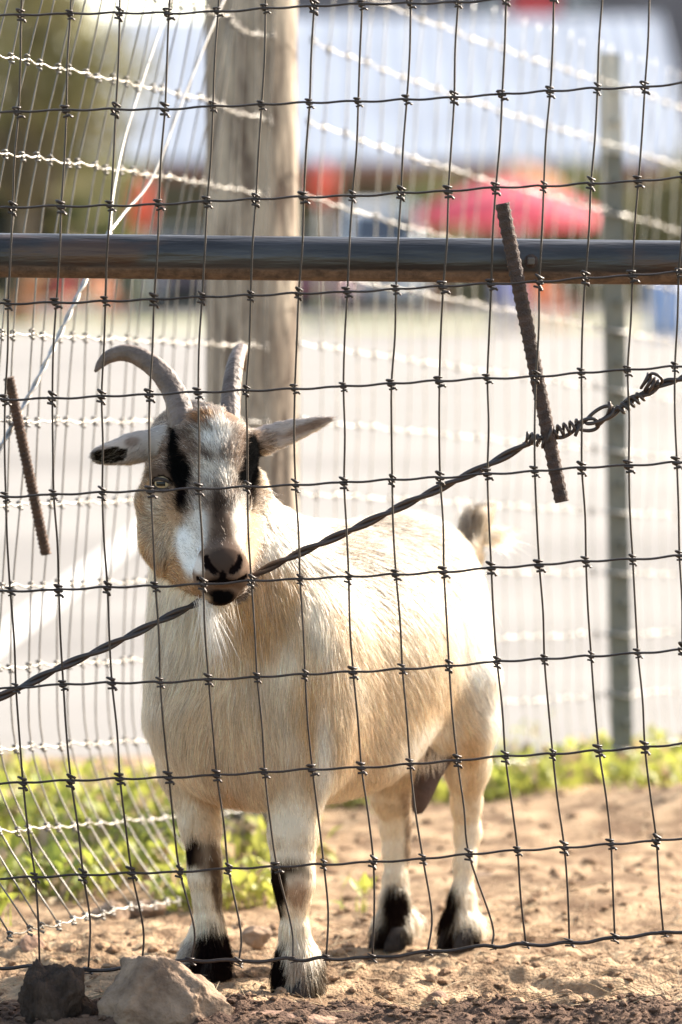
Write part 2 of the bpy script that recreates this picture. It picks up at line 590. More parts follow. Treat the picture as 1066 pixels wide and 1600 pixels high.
# ------------------------------------------------------------------ front fence
D0 = 4.06
ROWS = [
    [(33, 23), (110, 22.5), (187, 21), (264, 21), (341, 18), (415, 13), (491, 10), (566, 7), (642, 5), (716, 3), (791, -2), (866, -7), (942, -12), (1015, -15), (1090, -20)],
    [(29, 175), (104, 173), (181, 171), (258, 170), (333, 166), (409, 164), (484, 161), (560, 159), (636, 155), (710, 152), (785, 148), (860, 143), (934, 138), (1008, 136), (1081, 127)],
    [(20, 325), (96, 323), (173, 321), (249, 319), (324, 315), (400, 312), (475, 308), (551, 306), (627, 301), (701, 299), (775, 294), (850, 291), (924, 286), (998, 283), (1070, 277)],
    [(13, 475), (88, 473), (165, 470), (241, 468), (316, 465), (392, 462), (467, 458), (543, 456), (619, 452), (693, 448), (768, 444), (843, 440), (915, 434), (989, 431), (1061, 426)],
    [(8, 624), (82, 622), (159, 619), (234, 617), (310, 613.5), (385, 610), (461, 607), (537, 604), (612, 600), (687, 595.5), (762, 591), (838, 588), (909, 582.5), (981, 579), (1055, 573)],
    [(9, 775.5), (84, 772.5), (160, 769.5), (236, 767.6), (311, 763.5), (387, 760), (462, 757.5), (538, 754.5), (613, 750), (688, 746), (762, 740), (836, 736), (909.5, 731), (983, 728), (1058, 722)],
    [(16, 923), (92, 922), (168, 918), (243, 916), (318, 912.5), (393, 907), (469, 905), (545, 902), (619, 897.5), (694, 893), (768, 887), (843, 883), (916, 877), (989, 874), (1062, 867.5)],
    [(25, 1074.5), (99, 1070), (175, 1067), (250.5, 1065.5), (326, 1061), (402, 1058), (477, 1054), (552, 1050), (629, 1044.5), (702, 1040), (777, 1034), (851, 1030), (924, 1025), (997, 1020), (1067, 1014)],
    [(36, 1223), (111, 1220), (187.5, 1216), (264, 1214), (339, 1211), (414, 1207), (488.5, 1202), (565, 1199), (641, 1193), (715, 1188), (790, 1182), (864, 1178), (936, 1172), (1008, 1167), (1083, 1160)],
    [(55, 1370.6), (130, 1367), (206, 1363), (281, 1362), (357, 1357.5), (433, 1354.5), (506, 1350), (583.6, 1346), (661, 1341.6), (733, 1335), (809, 1329), (882, 1323.5), (955, 1318), (1026, 1313.5), (1100, 1307)],
    [(62, 1511), (138, 1516), (222, 1506), (298, 1501), (373.5, 1503), (458, 1498.5), (510, 1496), (582, 1496), (668.5, 1488), (769, 1479), (822, 1475.5), (890, 1472), (961, 1465), (1037, 1459), (1108, 1452)],
]
MIDS = {0: (60, 1440), 1: (141, 1440), 2: (224, 1450), 3: (304, 1452), 4: (376.5, 1455), 5: (456, 1450), 6: (513, 1425), 7: (585, 1420), 8: (675, 1430), 9: (769, 1442)}


def knot_mesh(name, r, segs, n, mat_):
    """the S-shaped tie that clamps an upright to a line wire"""
    t = np.linspace(0, 1, segs)
    ang = 2 * math.pi * 2.0 * t + 0.4
    R = 0.0031 + 0.0006 * np.sin(t * 9)
    z = 0.0054 - 0.0108 * t
    x = np.cos(ang) * R * 1.35
    y = -np.sin(ang) * R - 0.0002
    z = z - 0.9 * x * 0.55
    pts = np.stack([x, y, z], 1)
    a = np.array([[-0.0046, -0.0012, 0.0054], [-0.0040, -0.0022, 0.0056]])
    b = np.array([[0.0036, -0.0020, -0.0054], [-0.0040, -0.0010, -0.0056]])
    pts = np.vstack([a, pts, b])
    v, f = tube(pts, r, n)
    me = bpy.data.meshes.new(name)
    me.from_pydata([tuple(q) for q in v], [], f)
    me.polygons.foreach_set('use_smooth', [True] * len(me.polygons))
    me.materials.append(mat_)
    return me


def front_fence():
    root = empty('wire_fence', P(533, 1500, D0), 'brown steel mesh fence in front of the goat, held up by the grey pipe', 'fence')
    dep = lambda c, r: D0 + 0.0035 * math.sin(c * 1.7 + r * 0.9) + 0.002 * math.sin(c * 0.6 + 2 * r)
    NL, NR = 3, 4                       # uprights carried on beyond the traced ones on either side
    W = []
    for r, row in enumerate(ROWS):
        q = [P(x, y, dep(c, r)) for c, (x, y) in enumerate(row)]
        dl, dr = (q[0] - q[4]) / 4, (q[-1] - q[-5]) / 4
        W.append([q[0] + dl * k for k in range(NL, 0, -1)] + q + [q[-1] + dr * k for k in range(1, NR + 1)])
    W.insert(0, [a_ * 2 - b_ for a_, b_ in zip(W[0], W[1])])
    kn = knot_mesh('knot', 0.00125, 22, 6, M['wire'])
    nr = len(W)
    for r, row in enumerate(W):
        pts = [row[0] + (row[0] - row[1]) * 0.6] + row + [row[-1] + (row[-1] - row[-2]) * 0.6]
        fine = []
        for i in range(len(pts) - 1):
            a, b = pts[i], pts[i + 1]
            for k in range(8):
                t = k / 8
                q = a.lerp(b, t)
                q.z += (0.0008 * math.sin(2 * math.pi * t + 2.6 + 0.5 * math.sin(i * 2.1)) + 0.0006 * math.sin(i * 1.3 + r)) * (0.9 if r < nr - 1 else 1.7)
                q.y += -0.0016
                fine.append(q)
        fine.append(pts[-1])
        v, f = tube(fine, 0.00130 if r < nr - 1 else 0.0020, 7)
        mesh_obj('line_wire', v, f, M['wire'], root)
    for c in range(NL + len(ROWS[0]) + NR):
        pts = []
        for r in range(nr):
            pts.append(W[r][c] + Vector((0, 0.0012, 0)))
            if r < nr - 1:
                if r == nr - 2 and (c - NL) in MIDS:
                    pts.append(P(*MIDS[c - NL], D0 + 0.002))
                else:
                    m = W[r][c].lerp(W[r + 1][c], 0.5)
                    m.x += 0.0012 * math.sin(c * 2.3 + r * 1.9)
                    pts.append(m)
        pts = [pts[0] + (pts[0] - pts[1])] + pts
        v, f = tube(spline(pts, 5), 0.00112, 6)
        mesh_obj('stay_wire', v, f, M['wire'], root)
        for r in range(nr):
            p = W[r][c]
            o = bpy.data.objects.new('knot', kn)
            col.objects.link(o)
            o.parent = root
            o.location = p - root.location
            s = 0.95 + 0.16 * random.uniform(-1, 1)
            o.scale = (s, s, s * (0.62 if r == nr - 1 else 1))
            o.rotation_euler = (0, random.uniform(-0.3, 0.3), random.uniform(-0.3, 0.3))


front_fence()

# ------------------------------------------------------------------ pipe rail with its bolt
def pipe_rail():
    yc = D0 + 0.072
    a, b = P(-700, 391, yc), P(1800, 419, yc)
    root = empty('pipe_rail', a, 'horizontal grey steel pipe running across behind the wire mesh', 'pipe')
    n = 140
    pts = [a.lerp(b, i / n) for i in range(n + 1)]
    v, f = tube(pts, 0.0238, 40)
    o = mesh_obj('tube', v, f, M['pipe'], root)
    # square bolt head on the front of the pipe, to the right of the rebar
    c = P(830, 408, yc - 0.0255)
    mb = MB()
    mb.box(c, (0.0075, 0.008, 0.0075))
    mb.build('bolt', M['bolt'], root, smooth=False, bevel=0.001)
    mb = MB()
    t, q = tube([c + Vector((0, 0.0035, 0)), c + Vector((0, 0.0015, 0))], [0.0075, 0.0075], 18)
    mb.add(t, q)
    mb.build('washer', M['rust'], root)


pipe_rail()


def rebar(name, p0, p1, r, ribs, m, label, left=False):
    root = empty(name, p1, label, 'rebar')
    N = 140
    pts = [p0.lerp(p1, i / N) for i in range(N + 1)]
    v, f = tube(pts, r, 18)
    ax = (p1 - p0).normalized()
    # rolled ribs: slanting ridges raised round the bar
    vv = v.copy()
    ln = (p1 - p0).length
    rel = vv - np.array(p0)
    t = rel @ np.array(ax) / ln
    radial = rel - np.outer(rel @ np.array(ax), np.array(ax))
    ang = np.arctan2(radial @ np.array((0, 1, 0)), radial @ np.array((1, 0, 0)))
    w = np.sin(2 * math.pi * ribs * t + 1.2 * np.cos(ang) + (0.8 if left else 0.0))
    ridge = np.clip(w - 0.2, 0, 1) ** 0.7 * r * (0.30 if left else 0.20)
    vv += radial / (np.linalg.norm(radial, axis=1)[:, None] + 1e-9) * ridge[:, None]
    mesh_obj('bar', vv, f, m, root)
    return root


RB_D = D0 + 0.026
rebar('rebar_rod', P(785, 318, RB_D), P(878, 784, RB_D), 0.0072, 36, M['rust'], 'thick dark rusty ribbed rod leaning behind the mesh where the twisted wire ends')
rebar('rebar_rod', P(14, 590, 4.385), P(72, 866, 4.41), 0.0056, 40, M['rust_red'], 'thin rusty toothed rod hanging on the back fence at the left edge', True)


def twisted_wire():
    WD = lambda px: D0 + 0.048 + 0.052 * math.exp(-((px - 350) / 130.0) ** 2) - 0.012 * (px > 800)
    key = [(-160, 1150), (0, 1089), (90, 1045), (175, 1007), (250, 970), (312, 941), (390, 902), (455, 870), (545, 830), (640, 785), (740, 738), (790, 712), (832, 688)]
    path = spline([P(x, y, WD(x)) for x, y in key], 8)
    root = empty('twisted_wire', P(350, 920, WD(350)), 'dark twisted brace wire sloping up past the chin of the goat to the rusty rod', 'wire')
    L = np.linalg.norm(np.diff(path, axis=0), axis=1).sum()
    tw = L / 0.082
    rads = 0.00245
    for ph in (0, math.pi):
        v, f = tube(helix(path, 0.0023, tw, ph, 20), 0.00275, 8)
        mesh_obj('strand', v, f, M['cable'], root)

    def piece(pts, r=0.0019, name='wire_wrap'):
        v, f = tube(pts, r, 7)
        mesh_obj(name, v, f, M['cable'], root)
    d = D0 + 0.028
    # coils round the upright wire beside the rod
    piece(helix([P(822, 682, d), P(852, 692, d)], 0.0055, 3.6, 0.5), 0.0017)
    # turn round the rod
    piece(helix([P(846, 674, d), P(870, 684, d)], 0.0105, 1.7, 2.2), 0.0021)
    # double curl right of the rod
    piece(helix([P(866, 676, d), P(905, 664, d)], [0.0062, 0.0068, 0.005][0], 4.0, 1.0), 0.0017)
    # tail running under the curls
    piece(spline([P(868, 684, d), P(880, 683, d), P(893, 676, d), P(906, 664, d - .003), P(914, 658, d)], 6), 0.0022)
    # two linked loops
    def loop(cx, cy, a, b, ang, dd, tilt):
        q = []
        for i in range(30):
            t = i / 29 * 2 * math.pi * 0.97
            x = a * math.cos(t); y = b * math.sin(t) * (1 + 0.25 * math.cos(t))
            ca, sa = math.cos(ang), math.sin(ang)
            q.append(P(cx + x * ca - y * sa, cy + x * sa + y * ca, dd + tilt * math.sin(t) * 0.004))
        return q
    piece(loop(918, 664, 18, 9, -0.12, d, 1), 0.0021, 'link_loop')
    piece(loop(937, 649, 24, 9, -0.50, d - 0.002, -1), 0.0021, 'link_loop')
    piece(spline([P(899, 681, d - .004), P(903, 672, d - .006), P(909, 660, d), P(916, 655, d + .003)], 5), 0.0019)
    piece(spline([P(952, 628, d - .004), P(953, 638, d - .006), P(948, 650, d), P(940, 656, d + .003)], 5), 0.0019)
    # twist onwards, a tight coil, the knot and its eye
    p2 = spline([P(930, 663, d), P(945, 655, d), P(965, 640, d), P(990, 622, d), P(1015, 612, d), P(1040, 598, d), P(1066, 591, d), P(1130, 560, d), P(1250, 506, d)], 8)
    L2 = np.linalg.norm(np.diff(p2, axis=0), axis=1).sum()
    for ph in (0, math.pi):
        v, f = tube(helix(p2, 0.0021, L2 / 0.045, ph, 20), 0.0023, 8)
        mesh_obj('strand', v, f, M['cable'], root)
    piece(helix([P(968, 641, d), P(1004, 618, d)], 0.0052, 4.6, 0.3), 0.0017)
    piece(helix([P(1006, 594, d), P(1024, 606, d)], 0.0085, 3.2, 0.0), 0.0018)
    piece(loop(1025, 592, 11, 6.5, 0.75, d - 0.004, 2), 0.0018, 'link_loop')


twisted_wire()

# ------------------------------------------------------------------ posts of the back fence
def wooden_post():
    d = 5.36
    a = P(390, 1325, d)
    root = empty('wooden_post', (a.x, d, 0), 'thick round weathered wooden post behind the head of the goat', 'post')
    n, N = 48, 150
    v, f = [], []
    for i in range(N + 1):
        z = -0.08 + 1.72 * i / N
        for j in range(n):
            t = 2 * math.pi * j / n
            cx, sx = math.cos(t), math.sin(t)
            w = 0.0655 * (1 - 0.012 * z)
            g = 0.0016 * noise2(np.array(t * 6.0 + 3), np.array(z * 2.2), 41) + 0.0012 * noise2(np.array(math.cos(t) * 14), np.array(math.sin(t) * 14 + z * 1.5), 42)
            w += float(g)
            v.append((a.x + 0.004 * math.sin(z * 2.0) + w * cx, d + w * sx, z))
    for i in range(N):
        for j in range(n):
            k = (j + 1) % n
            f.append((i * n + j, i * n + k, (i + 1) * n + k, (i + 1) * n + j))
    f.append(tuple(N * n + j for j in range(n)))
    mesh_obj('timber', v, f, M['wood'], root)
    return root


wooden_post()
TP = P(963, 1240, 6.0)


def t_post():
    d = 6.12
    base = P(972, 1240, d)
    top = P(951, 84, d)
    root = empty('steel_post', (base.x, d, 0), 'slim green steel fence post with pale top behind the goat', 'post')

    def section(z0, z1, m, nm):
        a, b = base.lerp(top, (z0 - base.z) / (top.z - base.z)), base.lerp(top, (z1 - base.z) / (top.z - base.z))
        mb = MB()
        prof = [(-0.018, -0.006), (0.018, -0.006), (0.018, -0.001), (0.003, -0.001), (0.003, 0.03), (-0.003, 0.03), (-0.003, -0.001), (-0.018, -0.001)]
        n = len(prof)
        ca, sa = math.cos(0.35), math.sin(0.35)
        v = []
        for q in (a, b):
            for x, y in prof:
                v.append((q.x + x * ca - y * sa, q.y + x * sa + y * ca, q.z))
        f = [(j, (j + 1) % n, n + (j + 1) % n, n + j) for j in range(n)] + [tuple(range(n))[::-1], tuple(range(n, 2 * n))]
        mb.add(v, f)
        mb.build(nm, m, root, smooth=False)
    zt = P(957, 240, d).z
    section(-0.25, zt, M['green_steel'], 'shaft')
    section(zt, top.z, M['bare_steel'], 'pale_tip')
    sm = None
    for i in range(24):
        z = 0.08 + i * 0.048
        if z > top.z - 0.02: break
        q = base.lerp(top, (z - base.z) / (top.z - base.z))
        mb = MB()
        mb.box(q + Vector((0.012, -0.010, 0)), (0.012, 0.009, 0.011), 0.35)
        mb.build('stud', M['green_steel'] if z < zt else M['bare_steel'], root, smooth=False)
    for y in (335, 430, 517, 610, 705, 800, 895, 990, 1085, 1170):
        q = P(957 + (y - 240) * 0.015, y, d)
        mb = MB()
        ring = [q + Vector((0.021 * math.cos(t), 0.006 + 0.026 * math.sin(t), 0.002 * math.sin(2 * t))) for t in np.linspace(-math.pi * 1.02, 0.02, 12)]
        mb.tube(ring, 0.0019, 6)
        mb.build('wire_clip', M['galv'], root)
    # anchor plate sunk in the earth
    return root


t_post()

# ------------------------------------------------------------------ back fence, two runs of mesh meeting at the wooden post
M['grey_wire'] = mat('grey_wire', (0.36, 0.345, 0.32), 0.5, 0.7, var=0.35, scale=40)
M['dull'] = mat('backlit_wire', (0.20, 0.185, 0.17), 0.5, 0.7, var=0.35, scale=40)  # same galvanised wire, its backlit darkness put into the colour
KN2 = knot_mesh('knot', 0.0014, 12, 4, M['dull'])


def back_run(label, ncols, pos, ylist, lean, r_wire, stay_m, line_m):
    """pos(c) -> (X, d) of upright c; ylist(row, px) -> photograph height of a line wire"""
    nrow = len(lean)
    X0, d0 = pos(ncols // 2)
    root = empty('wire_fence', (X0, d0, 0.1), label, 'fence')
    W = []
    for r in range(nrow):
        row = []
        for c in range(ncols):
            X, d = pos(c)
            px = 533 + FPX * X / d
            z = P(px, ylist(r, px), d).z
            row.append(Vector((X + lean[r] * (1 - 0.9 * min(1.0, max(0.0, (c - 17) / 5.0)) * (X0 < -0.15)) + 0.0025 * math.sin(c * 2.7 + r), d, z + 0.0015 * math.sin(c * 1.9 + r * 2.2))))
        W.append(row)
    for r in range(nrow):
        pts = []
        for c in range(ncols - 1):
            a, b = W[r][c], W[r][c + 1]
            for k in range(6):
                t = k / 6
                q = a.lerp(b, t)
                q.z += 0.0015 * math.sin(2 * math.pi * t + 0.6)
                pts.append(q)
        pts.append(W[r][-1])
        v, f = tube(pts, r_wire * 0.82, 6)
        mesh_obj('line_wire', v, f, line_m, root)
    for c in range(ncols):
        pts = [W[r][c] + Vector((0.0005, 0.002, 0)) for r in range(nrow)]
        pts = [pts[0] + (pts[0] - pts[1]) * 0.6] + pts
        v, f = tube(spline(pts, 4), r_wire * 0.92, 5)
        mesh_obj('stay_wire', v, f, stay_m, root)
    for r in range(nrow):
        for c in range(ncols):
            o = bpy.data.objects.new('knot', KN2)
            col.objects.link(o)
            o.parent = root
            o.location = W[r][c] - root.location
            o.rotation_euler = (0, random.uniform(-.3, .3), random.uniform(0.6, 1.2))
            o.scale = (0.85, 0.85, 0.85)
    return root


LY0 = [-38, 100, 243, 385, 521, 658, 789, 918, 1045, 1172, 1297, 1428]
LY1 = [33, 165, 288, 412, 536, 658, 780, 905, 1027, 1152, 1272, 1393]
lean_l = [94, 64, 34, 12, 0, -8, -16, -25, -30, -25, 20, 105]
back_run('galvanised mesh fence running back from the left edge to the wooden post', 25,
         lambda c: (-0.386 + 0.27 * (4.155 + 0.0485 * c - 4.35), 4.155 + 0.0485 * c) if c <= 20 else (-0.177 + 0.0185 * (c - 20), min(5.125 + 0.047 * (c - 20), 5.288)),
         lambda r, px: LY0[r] + (LY1[r] - LY0[r]) * px / 310.0 + (10 * max(0, (90 - px) / 90) if r == 11 else 0),
         [l * 0.00076 for l in lean_l], 0.00120, M['dull'], M['galv'])
RY0 = [-42, 60, 185, 300, 420, 535, 655, 770, 890, 1005, 1120, 1230]
RY1 = [140, 232, 335, 430, 517, 610, 705, 800, 895, 990, 1085, 1170]
back_run('galvanised mesh fence running from the wooden post past the green steel post', 25,
         lambda c: (-0.055 + 0.0255 * c, 5.30 + 0.0435 * c),
         lambda r, px: RY0[r] + (RY1[r] - RY0[r]) * (px - 460) / 505.0 + 9 * math.sin(max(0.0, min(1.0, (px - 460) / 505.0)) * math.pi) * (r < 4),
         [0.02, 0.014, 0.008, 0, 0, 0, 0, -0.004, -0.004, 0, 0, 0.01], 0.00110, M['galv'], M['galv'])


def back_brace():
    """silvery brace wire of the back fence: one twisted cord below, two loose strands above"""
    root = empty('brace_wire', P(90, 560, 4.45), 'pale twisted brace wire slanting up across the back fence on the left', 'wire')
    low = spline([P(-40, 760, 4.36), P(0, 700, 4.38), P(45, 620, 4.42), P(85, 540, 4.46), P(130, 445, 4.51), P(172, 362, 4.56)], 8)
    L = np.linalg.norm(np.diff(low, axis=0), axis=1).sum()
    for ph in (0, math.pi):
        v, f = tube(helix(low, 0.0017, L / 0.05, ph, 16), 0.0017, 7)
        mesh_obj('strand', v, f, M['galv'], root)
    s1 = spline([P(172, 362, 4.56), P(176, 310, 4.59), P(195, 215, 4.65), P(228, 110, 4.72), P(262, 10, 4.79), P(290, -80, 4.85)], 8)
    s2 = spline([P(172, 362, 4.56), P(195, 332, 4.60), P(238, 278, 4.66), P(280, 170, 4.73), P(318, 75, 4.79), P(352, -5, 4.85), P(380, -80, 4.9)], 8)
    for s in (s1, s2):
        v, f = tube(s, 0.0014, 7)
        mesh_obj('strand', v, f, M['galv'], root)


back_brace()

# ------------------------------------------------------------------ the goat
FWD = np.array([-0.6, -0.8, 0.0])
LFT = np.array([0.8, -0.6, 0.0])
UPV = np.array([0.0, 0.0, 1.0])


def B(s, l, z):
    """body frame: s metres back from the fore feet, l metres to the animal's left, z up"""
    return np.array([-0.101 + 0.6 * s + 0.8 * l, 4.245 + 0.8 * s - 0.6 * l, z])


def A3(px, py, d):
    return np.array(P(px, py, d))


BODYR = np.stack([FWD, LFT, UPV])            # rows = axes
_hx = np.array([0.95, 0.29, -0.045]); _hx /= np.linalg.norm(_hx)         # across the face towards the animal's left
_ha = A3(348, 892, 4.10) - A3(326, 672, 4.235); _ha -= _hx * _ha.dot(_hx); _ha /= np.linalg.norm(_ha)   # poll to nose
_hn = np.cross(_ha, _hx); _hn /= np.linalg.norm(_hn)
if _hn[1] > 0: _hn = -_hn                                                # out of the face
HEADR = np.stack([_hx, _ha, _hn])

PRIMS = []


def ell(c, r, R=None, k=0.03, reg='body', sub=False):
    PRIMS.append(('e', np.asarray(c, float), np.asarray(r, float), BODYR if R is None else R, k, reg, sub))


def cap(a, b, ra, rb, k=0.02, reg='body', sub=False):
    PRIMS.append(('c', np.asarray(a, float), np.asarray(b, float), (ra, rb), k, reg, sub))


def earp(a, b, wdir, prof, th, cup, k, reg, sub=False):
    PRIMS.append(('r', np.asarray(a, float), np.asarray(b, float), (np.asarray(wdir, float), prof, th, cup), k, reg, sub))


def prim_d(pr, p):
    if pr[0] == 'e':
        q = (p - pr[1]) @ pr[3].T
        k0 = np.linalg.norm(q / pr[2], axis=1)
        k1 = np.linalg.norm(q / (pr[2] ** 2), axis=1) + 1e-9
        return k0 * (k0 - 1) / k1
    if pr[0] == 'c':
        a, b = pr[1], pr[2]
        ra, rb = pr[3]
        ba = b - a
        t = np.clip(((p - a) @ ba) / (ba @ ba), 0, 1)
        return np.linalg.norm(p - a - t[:, None] * ba, axis=1) - (ra + (rb - ra) * t)
    a, b = pr[1], pr[2]
    wd, prof, th, cup = pr[3]
    ba = b - a
    L = np.linalg.norm(ba); ax = ba / L
    w = wd - ax * wd.dot(ax); w = w / np.linalg.norm(w)
    n = np.cross(ax, w)
    rel = p - a
    t = rel @ ax / L
    tc = np.clip(t, 0, 1)
    hw = np.interp(tc, np.linspace(0, 1, len(prof)), prof)
    x = rel @ w
    y = rel @ n - cup * (x ** 2) / 0.02 * (1 - 0.3 * tc)
    e = np.maximum(np.abs(t - tc) * L, 0)
    k0 = np.sqrt((x / hw) ** 2 + (y / th) ** 2)
    k1 = np.sqrt((x / hw ** 2) ** 2 + (y / th ** 2) ** 2) + 1e-9
    d2 = k0 * (k0 - 1) / k1
    return np.where(e > 0, np.sqrt(np.maximum(d2, 0) ** 2 + e ** 2), d2)


def prim_box(pr):
    if pr[0] == 'e':
        r = np.abs(pr[3].T * pr[2]).sum(1) * 0 + np.sqrt(((pr[3].T * pr[2]) ** 2).sum(1))
        lo, hi = pr[1] - r, pr[1] + r
    elif pr[0] == 'c':
        r = max(pr[3])
        lo, hi = np.minimum(pr[1], pr[2]) - r, np.maximum(pr[1], pr[2]) + r
    else:
        r = max(pr[3][1]) + 0.012
        lo, hi = np.minimum(pr[1], pr[2]) - r, np.maximum(pr[1], pr[2]) + r
    m = pr[4] + 0.012
    return lo - m, hi + m


# trunk
ell(B(0.15, 0, 0.360), (0.190, 0.128, 0.140), k=0.05)
ell(B(0.035, 0, 0.335), (0.092, 0.102, 0.128), k=0.05)
ell(B(0.295, 0, 0.413), (0.098, 0.078, 0.099), k=0.045)
ell(B(0.20, 0.0, 0.455), (0.17, 0.050, 0.045), k=0.05)
ell(B(0.075, 0, 0.440), (0.09, 0.060, 0.062), k=0.05)
ell(B(0.345, 0.0, 0.375), (0.045, 0.062, 0.075), k=0.04)
ell(B(0.01, 0.076, 0.325), (0.062, 0.040, 0.105), k=0.04)      # left shoulder
ell(B(0.02, -0.088, 0.325), (0.062, 0.046, 0.110), k=0.04)     # right shoulder
ell(B(-0.02, 0.0, 0.275), (0.060, 0.070, 0.062), k=0.05)       # brisket
ell(B(0.298, 0.056, 0.345), (0.062, 0.040, 0.105), k=0.022)     # left thigh
ell(B(0.312, -0.060, 0.350), (0.062, 0.042, 0.105), k=0.025)
ell(B(0.130, 0.0, 0.268), (0.105, 0.100, 0.066), k=0.045)        # belly
# neck
cap(B(0.03, -0.004, 0.40), A3(318, 775, 4.275), 0.098, 0.058, 0.05, 'neck')
cap(B(-0.02, -0.01, 0.33), A3(318, 850, 4.255), 0.088, 0.046, 0.05, 'neck')
# legs: (px, py, depth, radius)
def leg(pts, reg, k=0.012):
    for (a, b) in zip(pts[:-1], pts[1:]):
        cap(A3(a[0], a[1], a[2]), A3(b[0], b[1], b[2]), a[3], b[3], k, reg)
leg([(478, 1120, 4.215, .048), (468, 1200, 4.205, .036), (458, 1300, 4.20, .0255), (458, 1345, 4.198, .0215), (459, 1378, 4.196, .0210), (459, 1405, 4.20, .0155), (460, 1450, 4.203, .0130), (464, 1492, 4.203, .0175), (465, 1520, 4.196, .0195), (465, 1543, 4.19, .0205)], 'leg_lf')
leg([(292, 1120, 4.30, .046), (298, 1200, 4.295, .034), (313, 1290, 4.287, .0215), (319, 1340, 4.284, .0170), (320, 1368, 4.283, .0170), (323, 1400, 4.287, .0140), (326, 1440, 4.288, .0135), (323, 1478, 4.288, .0185), (318, 1505, 4.28, .0205), (315, 1522, 4.272, .0205)], 'leg_rf')
leg([(718, 1060, 4.465, .047), (728, 1130, 4.472, .036), (730, 1195, 4.50, .0250), (729, 1255, 4.525, .0165), (731, 1300, 4.535, .0142), (727, 1345, 4.525, .0112), (722, 1400, 4.515, .0110), (719, 1437, 4.508, .0150), (718, 1463, 4.50, .0170)], 'leg_lh')
leg([(615, 1120, 4.53, .060), (612, 1180, 4.53, .042), (612, 1240, 4.535, .0240), (618, 1290, 4.548, .0165), (620, 1330, 4.545, .0140), (619, 1370, 4.535, .0118), (617, 1400, 4.525, .0120), (614, 1440, 4.515, .0155), (611, 1463, 4.505, .0170)], 'leg_rh')
for x0, y0, x1, y1, d in ((648, 1432, 656, 1438, 4.545), (750, 1440, 756, 1446, 4.54)):      # dew claws with their tuft
    cap(A3(x0 - 14, y0 - 8, d - .01), A3(x1 - 6, y1, d), 0.007, 0.004, 0.010, 'leg_rh')
# tail
cap(A3(722, 872, 4.575), A3(742, 818, 4.595), 0.018, 0.011, 0.03, 'tail')
cap(A3(742, 818, 4.595), A3(762, 800, 4.615), 0.011, 0.006, 0.02, 'tail')

# head
HK = 0.014
ell(A3(328, 719, 4.232), (0.052, 0.046, 0.046), HEADR, HK, 'head')
cap(A3(274, 770, 4.208), A3(306, 850, 4.163), 0.025, 0.022, 0.022, 'head')
cap(A3(333, 700, 4.218), A3(338, 790, 4.172), 0.043, 0.034, HK, 'head')
cap(A3(338, 790, 4.172), A3(347, 868, 4.122), 0.034, 0.0245, HK, 'head')
ell(A3(258, 752, 4.212), (0.019, 0.022, 0.018), HEADR, 0.018, 'head')        # brow and socket, viewer's left
ell(A3(396, 764, 4.260), (0.0155, 0.021, 0.018), HEADR, 0.020, 'head')
cap(A3(254, 788, 4.232), A3(264, 843, 4.215), 0.0285, 0.0255, 0.022, 'head')   # cheek
cap(A3(262, 845, 4.215), A3(322, 905, 4.150), 0.027, 0.0215, 0.020, 'head')  # jaw
cap(A3(376, 790, 4.250), A3(370, 850, 4.208), 0.025, 0.022, 0.020, 'head')
cap(A3(370, 850, 4.208), A3(361, 905, 4.150), 0.022, 0.0195, 0.020, 'head')
cap(A3(300, 700, 4.285), A3(312, 800, 4.275), 0.050, 0.048, 0.03, 'head')    # throat and back of the skull
ell(A3(347, 882, 4.112), (0.0255, 0.025, 0.021), HEADR, 0.010, 'muzzle')
ell(A3(326, 898, 4.122), (0.016, 0.017, 0.017), HEADR, 0.010, 'muzzle')      # upper lip pads
ell(A3(372, 897, 4.128), (0.013, 0.016, 0.016), HEADR, 0.010, 'muzzle')
ell(A3(344, 926, 4.126), (0.0195, 0.0125, 0.0165), HEADR, 0.006, 'muzzle')   # chin
ell(A3(348, 876, 4.102), (0.0185, 0.014, 0.0125), HEADR, 0.008, 'muzzle')    # nose pad
# horn bosses
cap(A3(291, 684, 4.236), A3(286, 668, 4.245), 0.0165, 0.0120, 0.010, 'head')
cap(A3(355, 684, 4.250), A3(357, 668, 4.260), 0.0145, 0.0100, 0.010, 'head')
# ears
earp(A3(392, 694, 4.262), A3(520, 654, 4.285), (0.24, 0.10, 0.96), [0.0115, 0.0165, 0.0160, 0.0125, 0.0085, 0.0022], 0.0032, -0.25, 0.010, 'ear_l')
cap(A3(384, 694, 4.258), A3(408, 692, 4.264), 0.016, 0.0105, 0.012, 'head')
cap(A3(250, 688, 4.248), A3(205, 700, 4.232), 0.0150, 0.0142, 0.012, 'ear_r')
earp(A3(222, 698, 4.238), A3(149, 713, 4.200), (0.0, -0.1, 1.0), [0.0150, 0.0160, 0.0150, 0.0125, 0.0080], 0.0100, 0.0, 0.010, 'ear_r')
# hollows: ear bowl, nostrils, mouth, sockets
earp(A3(202, 712, 4.207), A3(150, 717, 4.184), (0.0, -0.1, 1.0), [0.0045, 0.0085, 0.0082, 0.0070, 0.0045], 0.0130, 0.0, 0.003, 'earhole', True)


def eval_prims(p, with_region=False):
    F = np.full(len(p), 0.06)
    best = np.full(len(p), 1e9)
    reg = np.zeros(len(p), np.int32)
    for i, pr in enumerate(PRIMS):
        d = prim_d(pr, p)
        k = pr[4]
        if pr[6]:
            h = np.clip(0.5 - 0.5 * (F + d) / k, 0, 1)
            F = F * (1 - h) - d * h + k * h * (1 - h)
            if with_region:
                hit = d < 0.0022
                reg[hit] = i; best[hit] = -1
        else:
            h = np.clip(0.5 + 0.5 * (F - d) / k, 0, 1)
            F = F + (d - F) * h - k * h * (1 - h)
            if with_region:
                hit = d < best
                reg[hit] = i; best[hit] = d[hit]
    return (F, reg) if with_region else F


